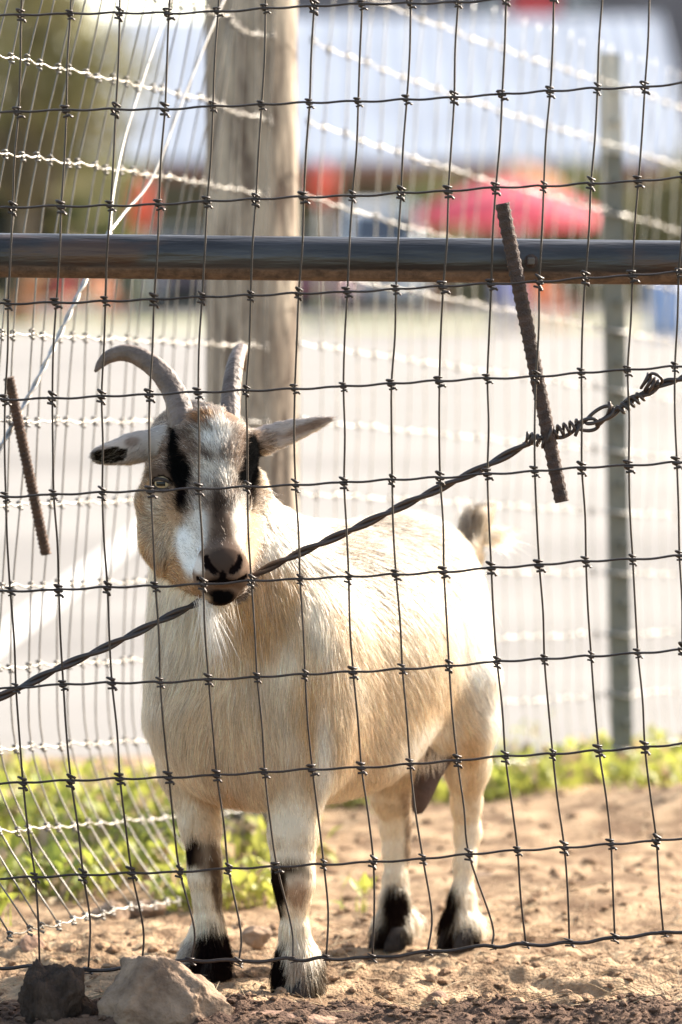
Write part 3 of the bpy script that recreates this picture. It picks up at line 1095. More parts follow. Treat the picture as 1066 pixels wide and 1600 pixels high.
def surf(px, py, d0=4.05, d1=4.35):
    """first point of the animal on a pixel's sight line"""
    ds = np.linspace(d0, d1, 600)
    pts = np.array([A3(px, py, d) for d in ds])
    F = eval_prims(pts)
    i = np.argmax(F < 0)
    return pts[i]


# cut nostrils, mouth and eye openings where the finished surface lies
NOSTRIL = []
for pl in ([(322, 873), (325, 884), (335, 893)], [(375, 872), (372, 884), (362, 893)]):
    pts = [surf(x, y) for x, y in pl]
    NOSTRIL.append(pts)
mouth = [surf(x, y) for x, y in ((308, 904), (322, 910), (347, 908), (368, 909), (383, 902))]
phil = [surf(348, 897), surf(347.5, 909)]
EYES = []
for (ex, ey, e1) in ((250, 756, 4.40), (408, 769, 4.260)):
    EYES.append(surf(ex, ey, 4.05, 4.40) if ex < 300 else A3(ex, ey, e1))
for pts in NOSTRIL:
    rr = (0.0022, 0.0027, 0.0021)
    for a, b, ra, rb in zip(pts[:-1], pts[1:], rr[:-1], rr[1:]):
        cap(a + np.array([0, 0.001, 0]), b + np.array([0, 0.001, 0]), ra, rb, 0.003, 'nostril', True)
for a, b in zip(mouth[:-1], mouth[1:]):
    cap(a, b, 0.0014, 0.0014, 0.003, 'mouth', True)
cap(phil[0], phil[1], 0.0013, 0.0013, 0.003, 'mouth', True)
EYE_C = []
for i, e in enumerate(EYES):
    out = np.array([-0.42, -0.90, 0.05]) if i == 0 else np.array([0.93, -0.36, 0.05])
    c = e - out * 0.0138
    EYE_C.append((c, out))
    side = np.cross(out, UPV); side /= np.linalg.norm(side)
    R = np.stack([side, np.cross(out, side), out])
    ell(e + np.array([0, 0, 0.0]), (0.0125, 0.0076, 0.010), R, 0.003, 'socket', True)


def surface_nets(vox):
    lo = np.min([prim_box(p)[0] for p in PRIMS], 0) - vox * 2
    hi = np.max([prim_box(p)[1] for p in PRIMS], 0) + vox * 2
    n = np.ceil((hi - lo) / vox).astype(int) + 1
    F = np.full(n, 0.06, np.float32)
    for pr in PRIMS:
        a, b = prim_box(pr)
        i0 = np.maximum(np.floor((a - lo) / vox).astype(int), 0)
        i1 = np.minimum(np.ceil((b - lo) / vox).astype(int) + 1, n)
        g = [lo[k] + vox * np.arange(i0[k], i1[k]) for k in range(3)]
        X, Y, Z = np.meshgrid(*g, indexing='ij')
        p = np.stack([X.ravel(), Y.ravel(), Z.ravel()], 1)
        d = prim_d(pr, p).reshape(X.shape).astype(np.float32)
        blk = F[i0[0]:i1[0], i0[1]:i1[1], i0[2]:i1[2]]
        k = pr[4]
        if pr[6]:
            h = np.clip(0.5 - 0.5 * (blk + d) / k, 0, 1)
            blk[...] = blk * (1 - h) - d * h + k * h * (1 - h)
        else:
            h = np.clip(0.5 + 0.5 * (blk - d) / k, 0, 1)
            blk[...] = blk + (d - blk) * h - k * h * (1 - h)
    S = F < 0
    any_ = np.zeros(n - 1, bool); all_ = np.ones(n - 1, bool)
    for dx in (0, 1):
        for dy in (0, 1):
            for dz in (0, 1):
                q = S[dx:n[0] - 1 + dx, dy:n[1] - 1 + dy, dz:n[2] - 1 + dz]
                any_ |= q; all_ &= q
    act = any_ & ~all_
    ci = np.argwhere(act)
    idx = -np.ones(n - 1, np.int64)
    idx[act] = np.arange(len(ci))
    acc = np.zeros((len(ci), 3)); cnt = np.zeros(len(ci))
    corners = [(0, 0, 0), (1, 0, 0), (0, 1, 0), (1, 1, 0), (0, 0, 1), (1, 0, 1), (0, 1, 1), (1, 1, 1)]
    for a in range(8):
        for b in range(a + 1, 8):
            ca, cb = np.array(corners[a]), np.array(corners[b])
            if np.abs(ca - cb).sum() != 1: continue
            fa = F[tuple((ci + ca).T)]; fb = F[tuple((ci + cb).T)]
            m = (fa < 0) != (fb < 0)
            t = fa[m] / (fa[m] - fb[m])
            acc[m] += ca + (cb - ca) * t[:, None]
            cnt[m] += 1
    v = lo + vox * (ci + acc / cnt[:, None])
    quads = []
    for ax in range(3):
        u, w = [(1, 2), (2, 0), (0, 1)][ax]
        sl0 = [slice(1, n[k] - 1) for k in range(3)]; sl1 = list(sl0)
        sl0[ax] = slice(0, n[ax] - 1); sl1[ax] = slice(1, n[ax])
        s0, s1 = S[tuple(sl0)], S[tuple(sl1)]
        e = np.argwhere(s0 != s1)
        off = np.array([1, 1, 1]); off[ax] = 0
        e = e + off
        inside = S[tuple(e.T)]
        du = np.zeros(3, int); du[u] = 1
        dw = np.zeros(3, int); dw[w] = 1
        c = [idx[tuple((e - du - dw).T)], idx[tuple((e - dw).T)], idx[tuple(e.T)], idx[tuple((e - du).T)]]
        q = np.stack(c, 1)
        q[~inside] = q[~inside][:, ::-1]
        quads.append(q)
    q = np.concatenate(quads)
    q = q[(q >= 0).all(1)]
    return v, q


def mixc(c, target, w):
    return c + (np.array(target) - c) * w[:, None]


CREAM = (0.73, 0.63, 0.51)


def coat_colour(p, reg):
    """markings of the coat, and sunlit edges painted pale; returns linear colour"""
    px, py = proj(p)
    names = np.array([pr[5] for pr in PRIMS])[reg]
    head = np.isin(names, ('head', 'muzzle', 'nostril', 'mouth', 'socket'))
    neck = names == 'neck'
    headish = head | np.isin(names, ('ear_l', 'ear_r', 'earhole'))
    # points of the head that are far behind the face count as neck
    C = np.tile(np.array(CREAM), (len(p), 1))
    n1 = noise3(p, 55, 3); n2 = noise3(p, 140, 8); n0 = noise3(p, 18, 5)

    def blob(mask, x, y, rx, ry, col, s=1.0, ang=0.0, soft=0.5, jag=0.16):
        ca, sa = math.cos(math.radians(ang)), math.sin(math.radians(ang))
        dx, dy = px - x, py - y
        u = (dx * ca + dy * sa) / rx
        v = (-dx * sa + dy * ca) / ry
        r = np.sqrt(u * u + v * v) + jag * n1 + jag * 0.6 * n2
        w = np.clip((1 + soft * 0.5 - r) / soft, 0, 1) * s * mask
        C[:] = mixc(C, col, w * 1.0)

    trunk = (~headish)
    # trunk
    blob(trunk, 615, 860, 165, 70, (0.27, 0.24, 0.215), 0.92, 10, 1.0)
    blob(trunk, 600, 1110, 120, 120, (0.64, 0.50, 0.36), 0.75, 0, 0.9)
    blob(trunk, 700, 960, 60, 100, (0.62, 0.52, 0.41), 0.6, 0, 0.9)
    blob(trunk, 225, 1080, 40, 190, (0.70, 0.61, 0.51), 0.7, 0, 0.8)
    blob(trunk, 350, 1110, 85, 120, (0.67, 0.52, 0.375), 0.85, 0, 1.1)
    blob(trunk, 405, 965, 48, 62, (0.52, 0.30, 0.13), 0.8, 20, 1.3, 0.3)
    blob(trunk, 360, 930, 30, 20, (0.60, 0.38, 0.19), 0.7, 0, 0.8)
    blob(trunk, 452, 910, 26, 45, (0.58, 0.40, 0.23), 0.6, -30, 0.8)
    blob(trunk, 486, 1130, 24, 90, (0.55, 0.36, 0.19), 0.7, -5, 1.3, 0.35)
    blob(trunk, 530, 1000, 26, 70, (0.58, 0.41, 0.25), 0.6, -20, 0.8)
    blob(trunk, 498, 965, 18, 62, (0.78, 0.70, 0.60), 0.8, -22, 0.8)
    blob(trunk, 555, 1060, 16, 60, (0.75, 0.66, 0.55), 0.6, -15, 0.8)
    blob(trunk, 440, 845, 60, 36, (0.80, 0.74, 0.66), 0.8, 0, 0.8)
    blob(trunk, 738, 1150, 16, 90, (0.62, 0.44, 0.27), 0.7, 0, 0.8)
    blob(trunk, 752, 985, 38, 150, (0.88, 0.83, 0.76), 0.9, -4, 0.8)  # sunlight on the right of the rump, painted as pale coat
    blob(trunk, 655, 1160, 60, 26, (0.86, 0.80, 0.72), 0.85, -42, 0.8)  # sunlit belly edge, painted pale
    blob(trunk, 505, 1180, 14, 70, (0.86, 0.80, 0.72), 0.8, 0, 0.8)  # bright sun rim beside the foreleg, painted into the coat
    blob(trunk, 345, 1245, 40, 14, (0.50, 0.30, 0.16), 0.5, 0, 0.8)
    # legs
    rf = names == 'leg_rf'; lf = names == 'leg_lf'; lh = names == 'leg_lh'; rh = names == 'leg_rh'
    blob(rf, 318, 1285, 22, 30, (0.58, 0.42, 0.29), 0.6)
    blob(rf, 301, 1335, 15, 18, (0.012, 0.010, 0.010), 1.0, 30, 0.8, 0.45)
    blob(rf, 328, 1342, 20, 28, (0.15, 0.11, 0.09), 0.85, 0, 0.7)
    blob(rf, 342, 1390, 10, 75, (0.08, 0.06, 0.05), 0.95, -8, 0.6, 0.25)
    blob(rf, 337, 1482, 27, 44, (0.011, 0.009, 0.009), 1.0, -8, 0.35, 0.3)
    blob(rf, 286, 1488, 16, 30, (0.27, 0.22, 0.19), 0.9, 20, 0.7, 0.25)
    blob(rf, 318, 1522, 48, 24, (0.014, 0.011, 0.010), 1.0, 0, 0.4, 0.3)
    blob(lf, 452, 1360, 28, 15, (0.05, 0.04, 0.034), 1.0, 0, 0.9, 0.5)
    blob(lf, 434, 1382, 14, 46, (0.016, 0.013, 0.012), 1.0, -8, 0.4, 0.25)
    blob(lf, 465, 1394, 18, 26, (0.36, 0.26, 0.20), 0.9, 0, 0.7)
    blob(lf, 438, 1518, 17, 50, (0.012, 0.010, 0.009), 1.0, 0, 0.4, 0.3)
    blob(lf, 488, 1530, 18, 40, (0.05, 0.04, 0.034), 0.85, 10, 0.7, 0.4)
    blob(lf, 462, 1552, 46, 25, (0.016, 0.013, 0.012), 1.0, 0, 0.5, 0.45)
    blob(lf, 465, 1508, 11, 24, (0.28, 0.22, 0.18), 0.75, 0, 0.7, 0.3)
    blob(lf, 496, 1500, 8, 24, (0.05, 0.04, 0.035), 0.9, 0, 0.6, 0.3)
    blob(rh, 620, 1415, 22, 38, (0.014, 0.011, 0.010), 1.0, 12, 0.5, 0.3)
    blob(rh, 610, 1462, 60, 34, (0.014, 0.011, 0.010), 1.0, 0, 0.4, 0.3)
    blob(rh, 641, 1320, 9, 62, (0.12, 0.09, 0.075), 0.9, 0, 0.7, 0.3)
    blob(rh, 634, 1250, 10, 20, (0.25, 0.18, 0.14), 0.6, 0, 0.8, 0.3)
    blob(lh, 700, 1424, 15, 34, (0.014, 0.011, 0.010), 1.0, 12, 0.5, 0.3)
    blob(lh, 718, 1466, 60, 30, (0.014, 0.011, 0.010), 1.0, 0, 0.4, 0.3)
    blob(lh, 752, 1335, 6, 20, (0.25, 0.18, 0.13), 0.7, 0, 0.7, 0.3)
    # tail
    tl = names == 'tail'
    C[tl] = (0.55, 0.47, 0.38)
    blob(tl, 733, 835, 13, 50, (0.30, 0.25, 0.205), 1.0, 15, 0.8, 0.25)
    # head
    C[headish] = (0.31, 0.25, 0.21)
    behind = head & ((p - A3(325, 790, 4.25)) @ _hn < -0.004)
    C[behind & head] = (0.56, 0.42, 0.28)
    blob(head, 228, 835, 32, 85, (0.50, 0.335, 0.20), 0.8, 0, 0.7)
    blob(head, 275, 895, 62, 28, (0.48, 0.32, 0.19), 0.75, 38, 0.7)
    blob(head, 255, 822, 26, 46, (0.60, 0.485, 0.37), 0.85, -8, 0.7)
    blob(head, 246, 790, 17, 16, (0.66, 0.57, 0.475), 0.8, 0, 0.7)
    blob(head, 408, 745, 14, 34, (0.60, 0.48, 0.36), 0.8, 0, 0.7)
    blob(head, 396, 835, 18, 52, (0.66, 0.54, 0.41), 0.8, 8, 0.7)
    blob(head, 262, 722, 24, 34, (0.27, 0.205, 0.165), 0.85, 0, 0.7)
    blob(head, 250, 742, 20, 10, (0.14, 0.105, 0.085), 0.8, 0, 0.7)
    blob(head, 272, 790, 16, 30, (0.40, 0.265, 0.165), 0.7, -12, 0.7)
    blob(head, 300, 690, 24, 26, (0.20, 0.155, 0.13), 0.8, 0, 0.7)
    blob(head, 372, 690, 16, 22, (0.22, 0.17, 0.14), 0.8, 0, 0.7)
    blob(head, 342, 684, 26, 24, (0.74, 0.71, 0.67), 0.95, 15, 0.7, 0.25)
    blob(head, 334, 742, 27, 36, (0.60, 0.55, 0.485), 0.9, 0, 0.8, 0.25)
    blob(head, 325, 712, 13, 7, (0.10, 0.075, 0.065), 0.75, 30, 0.7, 0.4)
    blob(head, 352, 710, 12, 7, (0.10, 0.075, 0.065), 0.75, -35, 0.7, 0.4)
    blob(head, 368, 700, 12, 26, (0.22, 0.165, 0.135), 0.7, 0, 0.7)
    blob(head, 322, 656, 17, 11, (0.24, 0.125, 0.06), 0.95, 0, 0.6, 0.3)
    # black bars from the horns down through the eye corners
    blob(head, 286, 742, 17, 34, (0.008, 0.007, 0.007), 1.0, -8, 0.42, 0.24)
    blob(head, 275, 698, 8, 34, (0.010, 0.008, 0.008), 1.0, -8, 0.45, 0.18)
    blob(head, 287, 780, 12, 20, (0.020, 0.015, 0.013), 1.0, 0, 0.5, 0.2)
    blob(head, 388, 742, 15, 42, (0.008, 0.007, 0.007), 1.0, 4, 0.42, 0.24)
    blob(head, 395, 700, 11, 26, (0.014, 0.011, 0.010), 1.0, -12, 0.5, 0.2)
    blob(head, 383, 785, 10, 18, (0.04, 0.03, 0.025), 0.9, 0, 0.6, 0.2)
    # nose stripe and the white beside it
    blob(head, 306, 838, 18, 56, (0.70, 0.67, 0.63), 0.92, 8, 0.6, 0.18)
    blob(head, 297, 862, 19, 36, (0.84, 0.83, 0.81), 0.98, -22, 0.5, 0.15)
    blob(head | (names == 'muzzle'), 322, 893, 10, 12, (0.74, 0.71, 0.68), 0.8, -30, 0.6, 0.15)
    blob(head, 372, 828, 12, 50, (0.78, 0.73, 0.66), 0.95, 4, 0.6, 0.15)
    blob(head, 342, 795, 13, 46, (0.085, 0.065, 0.055), 0.9, -4, 0.7, 0.25)
    blob(head, 349, 838, 20, 30, (0.15, 0.115, 0.095), 0.9, 0, 0.7, 0.22)
    blob(head, 349, 864, 31, 22, (0.20, 0.160, 0.140), 0.95, 0, 0.5, 0.14)
    mz = names == 'muzzle'
    C[mz] = (0.24, 0.19, 0.16)
    blob(mz, 310, 884, 10, 18, (0.78, 0.75, 0.72), 0.9, -15, 0.5, 0.15)
    blob(mz, 349, 878, 31, 22, (0.115, 0.092, 0.082), 1.0, 0, 0.4, 0.10)
    blob(mz, 312, 907, 16, 12, (0.30, 0.235, 0.19), 0.8, 0, 0.7)
    blob(mz, 347, 907, 22, 6, (0.09, 0.07, 0.06), 0.85, 0, 0.7)
    blob(mz, 346, 933, 27, 12, (0.016, 0.013, 0.012), 1.0, 0, 0.6, 0.3)
    blob(mz, 318, 937, 12, 9, (0.55, 0.45, 0.35), 0.8, 0, 0.6)
    blob(mz, 347, 917, 22, 4, (0.26, 0.20, 0.165), 0.8, 0, 0.6)
    C[np.isin(names, ('nostril', 'mouth'))] = (0.020, 0.015, 0.014)
    C[names == 'socket'] = (0.03, 0.024, 0.02)
    # ears
    el = names == 'ear_l'; er = names == 'ear_r'
    C[el] = (0.47, 0.425, 0.40)
    blob(el, 478, 668, 40, 7, (0.26, 0.185, 0.145), 0.8, -22, 0.6, 0.2)
    blob(el, 425, 680, 14, 6, (0.27, 0.205, 0.17), 0.6, -10, 0.7, 0.3)
    blob(el, 405, 708, 12, 12, (0.40, 0.24, 0.14), 0.8, 0, 0.7, 0.2)
    blob(el, 460, 700, 60, 7, (0.70, 0.60, 0.48), 0.9, -33, 0.6, 0.15)  # sunlit lower rim of the ear, painted pale
    C[er] = (0.50, 0.455, 0.42)
    blob(er, 205, 690, 12, 6, (0.26, 0.20, 0.17), 0.7, -15, 0.7, 0.3)
    blob(er, 218, 725, 16, 8, (0.62, 0.52, 0.42), 0.8, 0, 0.7)
    blob(er, 160, 702, 14, 5, (0.30, 0.24, 0.21), 0.7, -10, 0.7, 0.2)
    C[names == 'earhole'] = (0.035, 0.028, 0.022)
    C = np.clip(C, 0.003, 1) ** np.where(headish[:, None], np.array([[1.32, 1.36, 1.40]]), np.array([[1.10, 1.17, 1.27]]))
    C *= (1 + 0.10 * n0 + 0.08 * n1)[:, None]
    return np.clip(C, 0.004, 0.95), names


def comb(p, nrm, names):
    """lie of the coat"""
    px, py = proj(p)
    body = np.array([0.36, 0.48, -0.8])
    D = np.tile(body, (len(p), 1))
    sb = (p - B(0, 0, 0)) @ (-FWD)                     # distance towards the tail
    D = D + np.outer(np.clip((p[:, 2] - 0.42) / 0.08, 0, 1), np.array([0.25, 0.33, 0.55]))
    chest = np.clip((0.06 - sb) / 0.08, 0, 1)
    D = D * (1 - chest)[:, None] + chest[:, None] * np.array([0.0, 0.05, -1.0])
    low = np.clip((0.26 - p[:, 2]) / 0.06, 0, 1)
    D = D * (1 - low)[:, None] + low[:, None] * np.array([0.06, 0.08, -1.0])
    head = np.isin(names, ('head', 'muzzle', 'nostril', 'mouth', 'socket'))
    c = A3(338, 775, 4.17)
    rel = p[head] - c
    a = rel @ _ha; x = rel @ _hx
    face = -_ha[None, :] * (1.0 - 0.3 * np.clip(-a / 0.05, 0, 1))[:, None] + np.outer(np.clip(x / 0.04, -1.3, 1.3), _hx) * 0.85
    cheek = np.clip((np.abs(x) - 0.032) / 0.02, 0, 1) * np.clip((a + 0.02) / 0.04, 0, 1)
    face = face * (1 - cheek)[:, None] + cheek[:, None] * (_ha * 0.55 + np.array([0, 0.5, -0.4]) + np.outer(np.sign(x), _hx) * 0.25)
    D[head] = face
    D[names == 'ear_l'] = np.array([0.93, 0.1, 0.2])
    er = np.isin(names, ('ear_r', 'earhole'))
    D[er] = np.array([-0.93, -0.2, -0.2])
    tl = names == 'tail'
    D[tl] = np.array([0.35, 0.1, 0.9])
    D[:, 0] += 0.30 * noise3(p, 22, 11) + 0.16 * noise3(p, 70, 12)
    D[:, 1] += 0.25 * noise3(p, 22, 14)
    D[:, 2] += 0.22 * noise3(p, 26, 17) + 0.14 * noise3(p, 75, 18)
    D -= nrm * (D * nrm).sum(1)[:, None]
    return D / (np.linalg.norm(D, axis=1)[:, None] + 1e-9)


def build_goat():
    v, q = surface_nets(0.0027)
    F, reg = eval_prims(v, True)
    # normals from the mesh
    e1 = v[q[:, 2]] - v[q[:, 0]]; e2 = v[q[:, 3]] - v[q[:, 1]]
    fn = np.cross(e1, e2)
    vn = np.zeros_like(v)
    for k in range(4):
        np.add.at(vn, q[:, k], fn)
    vn /= np.linalg.norm(vn, axis=1)[:, None] + 1e-12
    C, names = coat_colour(v, reg)
    root = empty('goat', (0.0, 4.38, 0.0), 'cream horned goat with black eye bars standing behind the wire mesh', 'goat')
    me = bpy.data.meshes.new('body')
    me.vertices.add(len(v)); me.vertices.foreach_set('co', v.ravel())
    me.loops.add(q.size); me.loops.foreach_set('vertex_index', q.ravel().astype(np.int32))
    me.polygons.add(len(q))
    me.polygons.foreach_set('loop_start', np.arange(0, q.size, 4, dtype=np.int32))
    me.update(calc_edges=True)
    me.polygons.foreach_set('use_smooth', [True] * len(q))
    at = me.color_attributes.new('Col', 'FLOAT_COLOR', 'POINT')
    at.data.foreach_set('color', np.concatenate([C * 0.9, np.ones((len(C), 1))], 1).ravel().astype(np.float32))
    me.materials.append(M['skin'])
    link('body', me, root)

    # ---- coat: strands rooted on the skin
    area = np.linalg.norm(fn, axis=1) * 0.5
    fc = v[q].mean(1)
    fnn = fn / (np.linalg.norm(fn, axis=1)[:, None] + 1e-12)
    view = np.array([0, 0, H]) - fc
    view /= np.linalg.norm(view, axis=1)[:, None]
    face = (fnn * view).sum(1)
    nm = names[q[:, 0]]
    dens = np.full(len(q), 1.0)
    dens[np.isin(nm, ('head', 'ear_l', 'ear_r', 'earhole'))] = 3.0
    dens[nm == 'muzzle'] = 3.0
    dens[np.char.startswith(nm.astype(str), 'leg')] = 1.7
    dens[nm == 'tail'] = 2.5
    dens[np.isin(nm, ('nostril', 'mouth', 'socket'))] = 0.0
    dens *= np.where(face > -0.25, 1.0, 0.30)
    # bare skin round the muzzle pad, and no strands buried where parts of the body meet
    w = area * dens
    NS = 230000
    fi = rng.choice(len(q), NS, p=w / w.sum())
    a, b = rng.random(NS), rng.random(NS)
    p = (v[q[fi, 0]] * ((1 - a) * (1 - b))[:, None] + v[q[fi, 1]] * (a * (1 - b))[:, None] + v[q[fi, 2]] * (a * b)[:, None] + v[q[fi, 3]] * ((1 - a) * b)[:, None])
    rg = reg[q[fi, 0]]
    n = vn[q[fi, 0]]
    HC, hn = coat_colour(p, rg)
    px, py = proj(p)
    d = comb(p, n, hn)
    L = np.full(NS, 0.021)
    lift = np.full(NS, 0.26)
    is_ = lambda *k: np.isin(hn, k)
    L[is_('head')] = 0.0115; lift[is_('head')] = 0.34
    L[is_('muzzle')] = 0.0036
    pad = is_('muzzle') & (np.hypot((px - 349) / 29, (py - 884) / 17) < 1)
    L[pad] = 0.0014
    nose = is_('head') & (py > 800); L[nose] = 0.0060
    chk = is_('head') & (px < 262) & (py > 770); L[chk] = 0.0125
    near_eye = np.min([np.linalg.norm(p - e, axis=1) for e in EYES], 0)
    L *= np.where(near_eye < 0.017, 0.40, 1)
    hb = np.min([np.hypot((px - 285) / 22, (py - 650) / 14), np.hypot((px - 358) / 17, (py - 650) / 14)], 0)
    L = np.where(is_('head') & (hb < 1), 0.0040, L)
    tuft = is_('head') & (py < 676) & (px > 300) & (px < 350); L[tuft] = 0.017; lift[tuft] = 0.6
    L[is_('ear_l', 'ear_r')] = 0.0065
    hole = is_('earhole'); L[hole] = 0.010; lift[hole] = 0.7
    L[is_('neck')] = 0.024
    lg = np.char.startswith(hn.astype(str), 'leg')
    L[lg] = np.interp(p[lg, 2], [0.0, 0.03, 0.09, 0.14, 0.22, 0.30], [0.020, 0.025, 0.011, 0.0080, 0.012, 0.018])
    lift[lg] = np.interp(p[lg, 2], [0, 0.05, 0.09], [0.65, 0.6, 0.24])
    L[is_('tail')] = 0.020; lift[is_('tail')] = 0.35
    brk = is_('body', 'neck') & (np.hypot((px - 390) / 60, (py - 955) / 60) < 1); L[brk] = 0.029
    low = is_('body') & (n[:, 2] < -0.5); L[low] = 0.017
    L *= np.exp(0.22 * rng.standard_normal(NS)) * (1 + 0.25 * noise3(p, 40, 23))
    lift = np.clip(lift * (1 + 0.35 * rng.standard_normal(NS)), 0.05, 1.0)
    # strands gather in locks
    rnd = rng.standard_normal((NS, 3)) * 0.11
    dd = d + rnd
    K = 5
    t = np.linspace(0, 1, K)
    pts = np.zeros((NS, K, 3))
    side = np.cross(n, d)
    curl = 0.10 * noise3(p, 60, 29)
    base = p - n * 0.0008
    for k in range(K):
        s = t[k]
        out = lift * (s - 0.55 * s * s)
        pts[:, k] = base + L[:, None] * (dd * (s * (0.72 + 0.28 * s))[..., None] if False else L[:, None] * 0 + 0)
        pts[:, k] = base + L[:, None] * (dd * s * (0.75 + 0.25 * s) + n * out[:, None] + side * (curl * s * s)[:, None] + np.array([0, 0, -0.12]) * s * s)
    for cell, pull in ((0.0065, 0.55), (0.018, 0.25)):
        key = np.floor((p + 0.35 * cell * rng.standard_normal((NS, 3))) / cell).astype(np.int64)
        hk = (key[:, 0] * 73856093) ^ (key[:, 1] * 19349663) ^ (key[:, 2] * 83492791)
        _, inv, cnt = np.unique(hk, return_inverse=True, return_counts=True)
        tip = np.stack([np.bincount(inv, pts[:, -1, a_]) / cnt for a_ in range(3)], 1)[inv]
        soft = pull * np.where(is_('muzzle', 'ear_l', 'ear_r'), 0.3, 1.0)
        for k in range(1, K):
            pts[:, k] += (tip - pts[:, -1]) * (soft * t[k] ** 1.6)[:, None] if k < K - 1 else 0
        pts[:, -1] += (tip - pts[:, -1]) * soft[:, None]
        HC = HC * np.exp(0.10 * rng.standard_normal(len(cnt)))[inv][:, None]
    # never below the ground
    pts[:, :, 2] = np.maximum(pts[:, :, 2], 0.003)
    lum = HC.mean(1)
    jit = np.exp(np.where(is_('head'), 0.30, 0.14) * rng.standard_normal(NS)) * np.exp(np.where(is_('head'), 0.35, 0.10) * noise3(p, 210, 51))
    HC = HC * jit[:, None]
    # dark guard hairs mixed into the grey of the back, the face and the ears
    grey = (is_('body') & (np.hypot((px - 610) / 150, (py - 880) / 62) < 1.1) & (rng.random(NS) < 0.16)) | (is_('head') & (lum > 0.15) & (rng.random(NS) < 0.14)) | (is_('ear_l', 'ear_r') & (rng.random(NS) < 0.12))
    HC[grey] *= 0.28
    pale = (is_('body', 'neck', 'head') | lg) & (rng.random(NS) < 0.14) & (lum > 0.09)
    HC[pale] = HC[pale] * 0.6 + np.array([0.75, 0.67, 0.56]) * 0.4
    whit = hole & (rng.random(NS) < 0.15)
    HC[whit] = (0.45, 0.38, 0.28)
    R0 = np.where(is_('head', 'muzzle', 'ear_l', 'ear_r', 'earhole'), 0.00014, 0.00021)
    rad = R0[:, None] * np.array([1.0, 0.95, 0.8, 0.55, 0.12])[None]
    cell = 0.0036
    q0 = p + 0.2 * cell * rng.standard_normal((NS, 3))
    # cells stretched along the lie of the hair
    al = (q0 * d).sum(1)
    key = np.floor((q0 - d * (0.6 * al)[:, None]) / cell).astype(np.int64)
    hk = (key[:, 0] * 73856093) ^ (key[:, 1] * 19349663) ^ (key[:, 2] * 83492791)
    _, inv = np.unique(hk, return_inverse=True)
    tone = rng.standard_normal(inv.max() + 1)[inv]
    amp = np.where(is_('head'), 0.42, np.where(is_('muzzle', 'ear_l', 'ear_r'), 0.25, 0.17))
    amp = np.where(lum < 0.05, 0.1, amp)
    HC = HC * np.exp(amp * tone - 0.3 * amp * amp)[:, None]
    HC = np.clip(HC, 0.003, 0.9)

    hc = bpy.data.hair_curves.new('fur')

    def add_strands(name, pts, rad, colr):
        hc = bpy.data.hair_curves.new(name)
        N, K = pts.shape[:2]
        hc.add_curves([K] * N)
        hc.attributes['position'].data.foreach_set('vector', pts.reshape(-1).astype(np.float32))
        ra = hc.attributes.get('radius') or hc.attributes.new('radius', 'FLOAT', 'POINT')
        ra.data.foreach_set('value', rad.reshape(-1).astype(np.float32))
        ca = hc.attributes.new('Col', 'FLOAT_COLOR', 'CURVE')
        ca.data.foreach_set('color', np.concatenate([colr, np.ones((N, 1))], 1).ravel().astype(np.float32))
        hc.materials.append(M['fur'])
        return link(name, hc, root)

    bpy.data.hair_curves.remove(hc)
    add_strands('coat', pts, rad, HC)

    # ---- beard: a few long wisps under the chin; whiskers by the eye; hoof feathers
    def wisps(name, n, org, spread, dirs, Lr, colr, r, sag=0.5):
        o = np.array([surf(*org)]) if len(org) == 2 else np.array([org])
        q = o + rng.standard_normal((n, 3)) * np.array(spread)
        dv = np.array(dirs) + rng.standard_normal((n, 3)) * 0.16
        Ls = Lr[0] + (Lr[1] - Lr[0]) * rng.random(n)
        t = np.linspace(0, 1, 7)
        bend = rng.standard_normal((n, 3)) * 0.10
        pp = q[:, None, :] + Ls[:, None, None] * (dv[:, None, :] * t[None, :, None] + bend[:, None, :] * (t ** 2)[None, :, None] + np.array([0, 0, -sag])[None, None] * (t ** 2)[None, :, None])
        rr = np.full((n, 1), r) * np.interp(t, [0, 0.6, 1], [1, 0.8, 0.1])[None]
        cc = np.clip(np.array(colr) * np.exp(0.12 * rng.standard_normal((n, 1))), 0, 0.92)
        return add_strands(name, pp, rr, np.broadcast_to(cc, (n, 3)))
    wisps('beard', 220, A3(321, 938, 4.130), (0.0045, 0.004, 0.003), (0.22, -0.02, -0.75), (0.030, 0.062), (0.80, 0.74, 0.66), 0.00017)
    wisps('beard', 70, A3(350, 938, 4.140), (0.008, 0.005, 0.002), (0.05, 0.0, -0.75), (0.015, 0.045), (0.72, 0.60, 0.45), 0.00017)
    wisps('whiskers', 10, A3(408, 785, 4.25), (0.002, 0.002, 0.006), (0.85, -0.2, -0.25), (0.02, 0.035), (0.8, 0.75, 0.66), 0.00012, 0.2)
    wisps('belly_fringe', 260, A3(662, 1178, 4.437), (0.012, 0.008, 0.006), (0.02, 0.0, -0.8), (0.010, 0.024), (0.74, 0.62, 0.48), 0.0002, 0.2)
    wisps('belly_fringe', 160, A3(690, 1158, 4.445), (0.007, 0.006, 0.006), (0.02, 0.0, -0.8), (0.008, 0.020), (0.68, 0.55, 0.40), 0.0002, 0.2)
    wisps('tail_tuft', 800, A3(729, 850, 4.582), (0.004, 0.005, 0.011), (0.10, 0.05, 0.75), (0.020, 0.040), (0.23, 0.19, 0.155), 0.00022, 0.05)
    wisps('tail_tuft', 600, A3(752, 838, 4.602), (0.005, 0.006, 0.005), (0.85, 0.05, 0.12), (0.022, 0.046), (0.80, 0.73, 0.62), 0.00022, 0.25)
    wisps('tail_tuft', 120, A3(770, 835, 4.602), (0.004, 0.006, 0.004), (0.75, 0.05, 0.02), (0.020, 0.034), (0.60, 0.36, 0.14), 0.00022, 0.1)

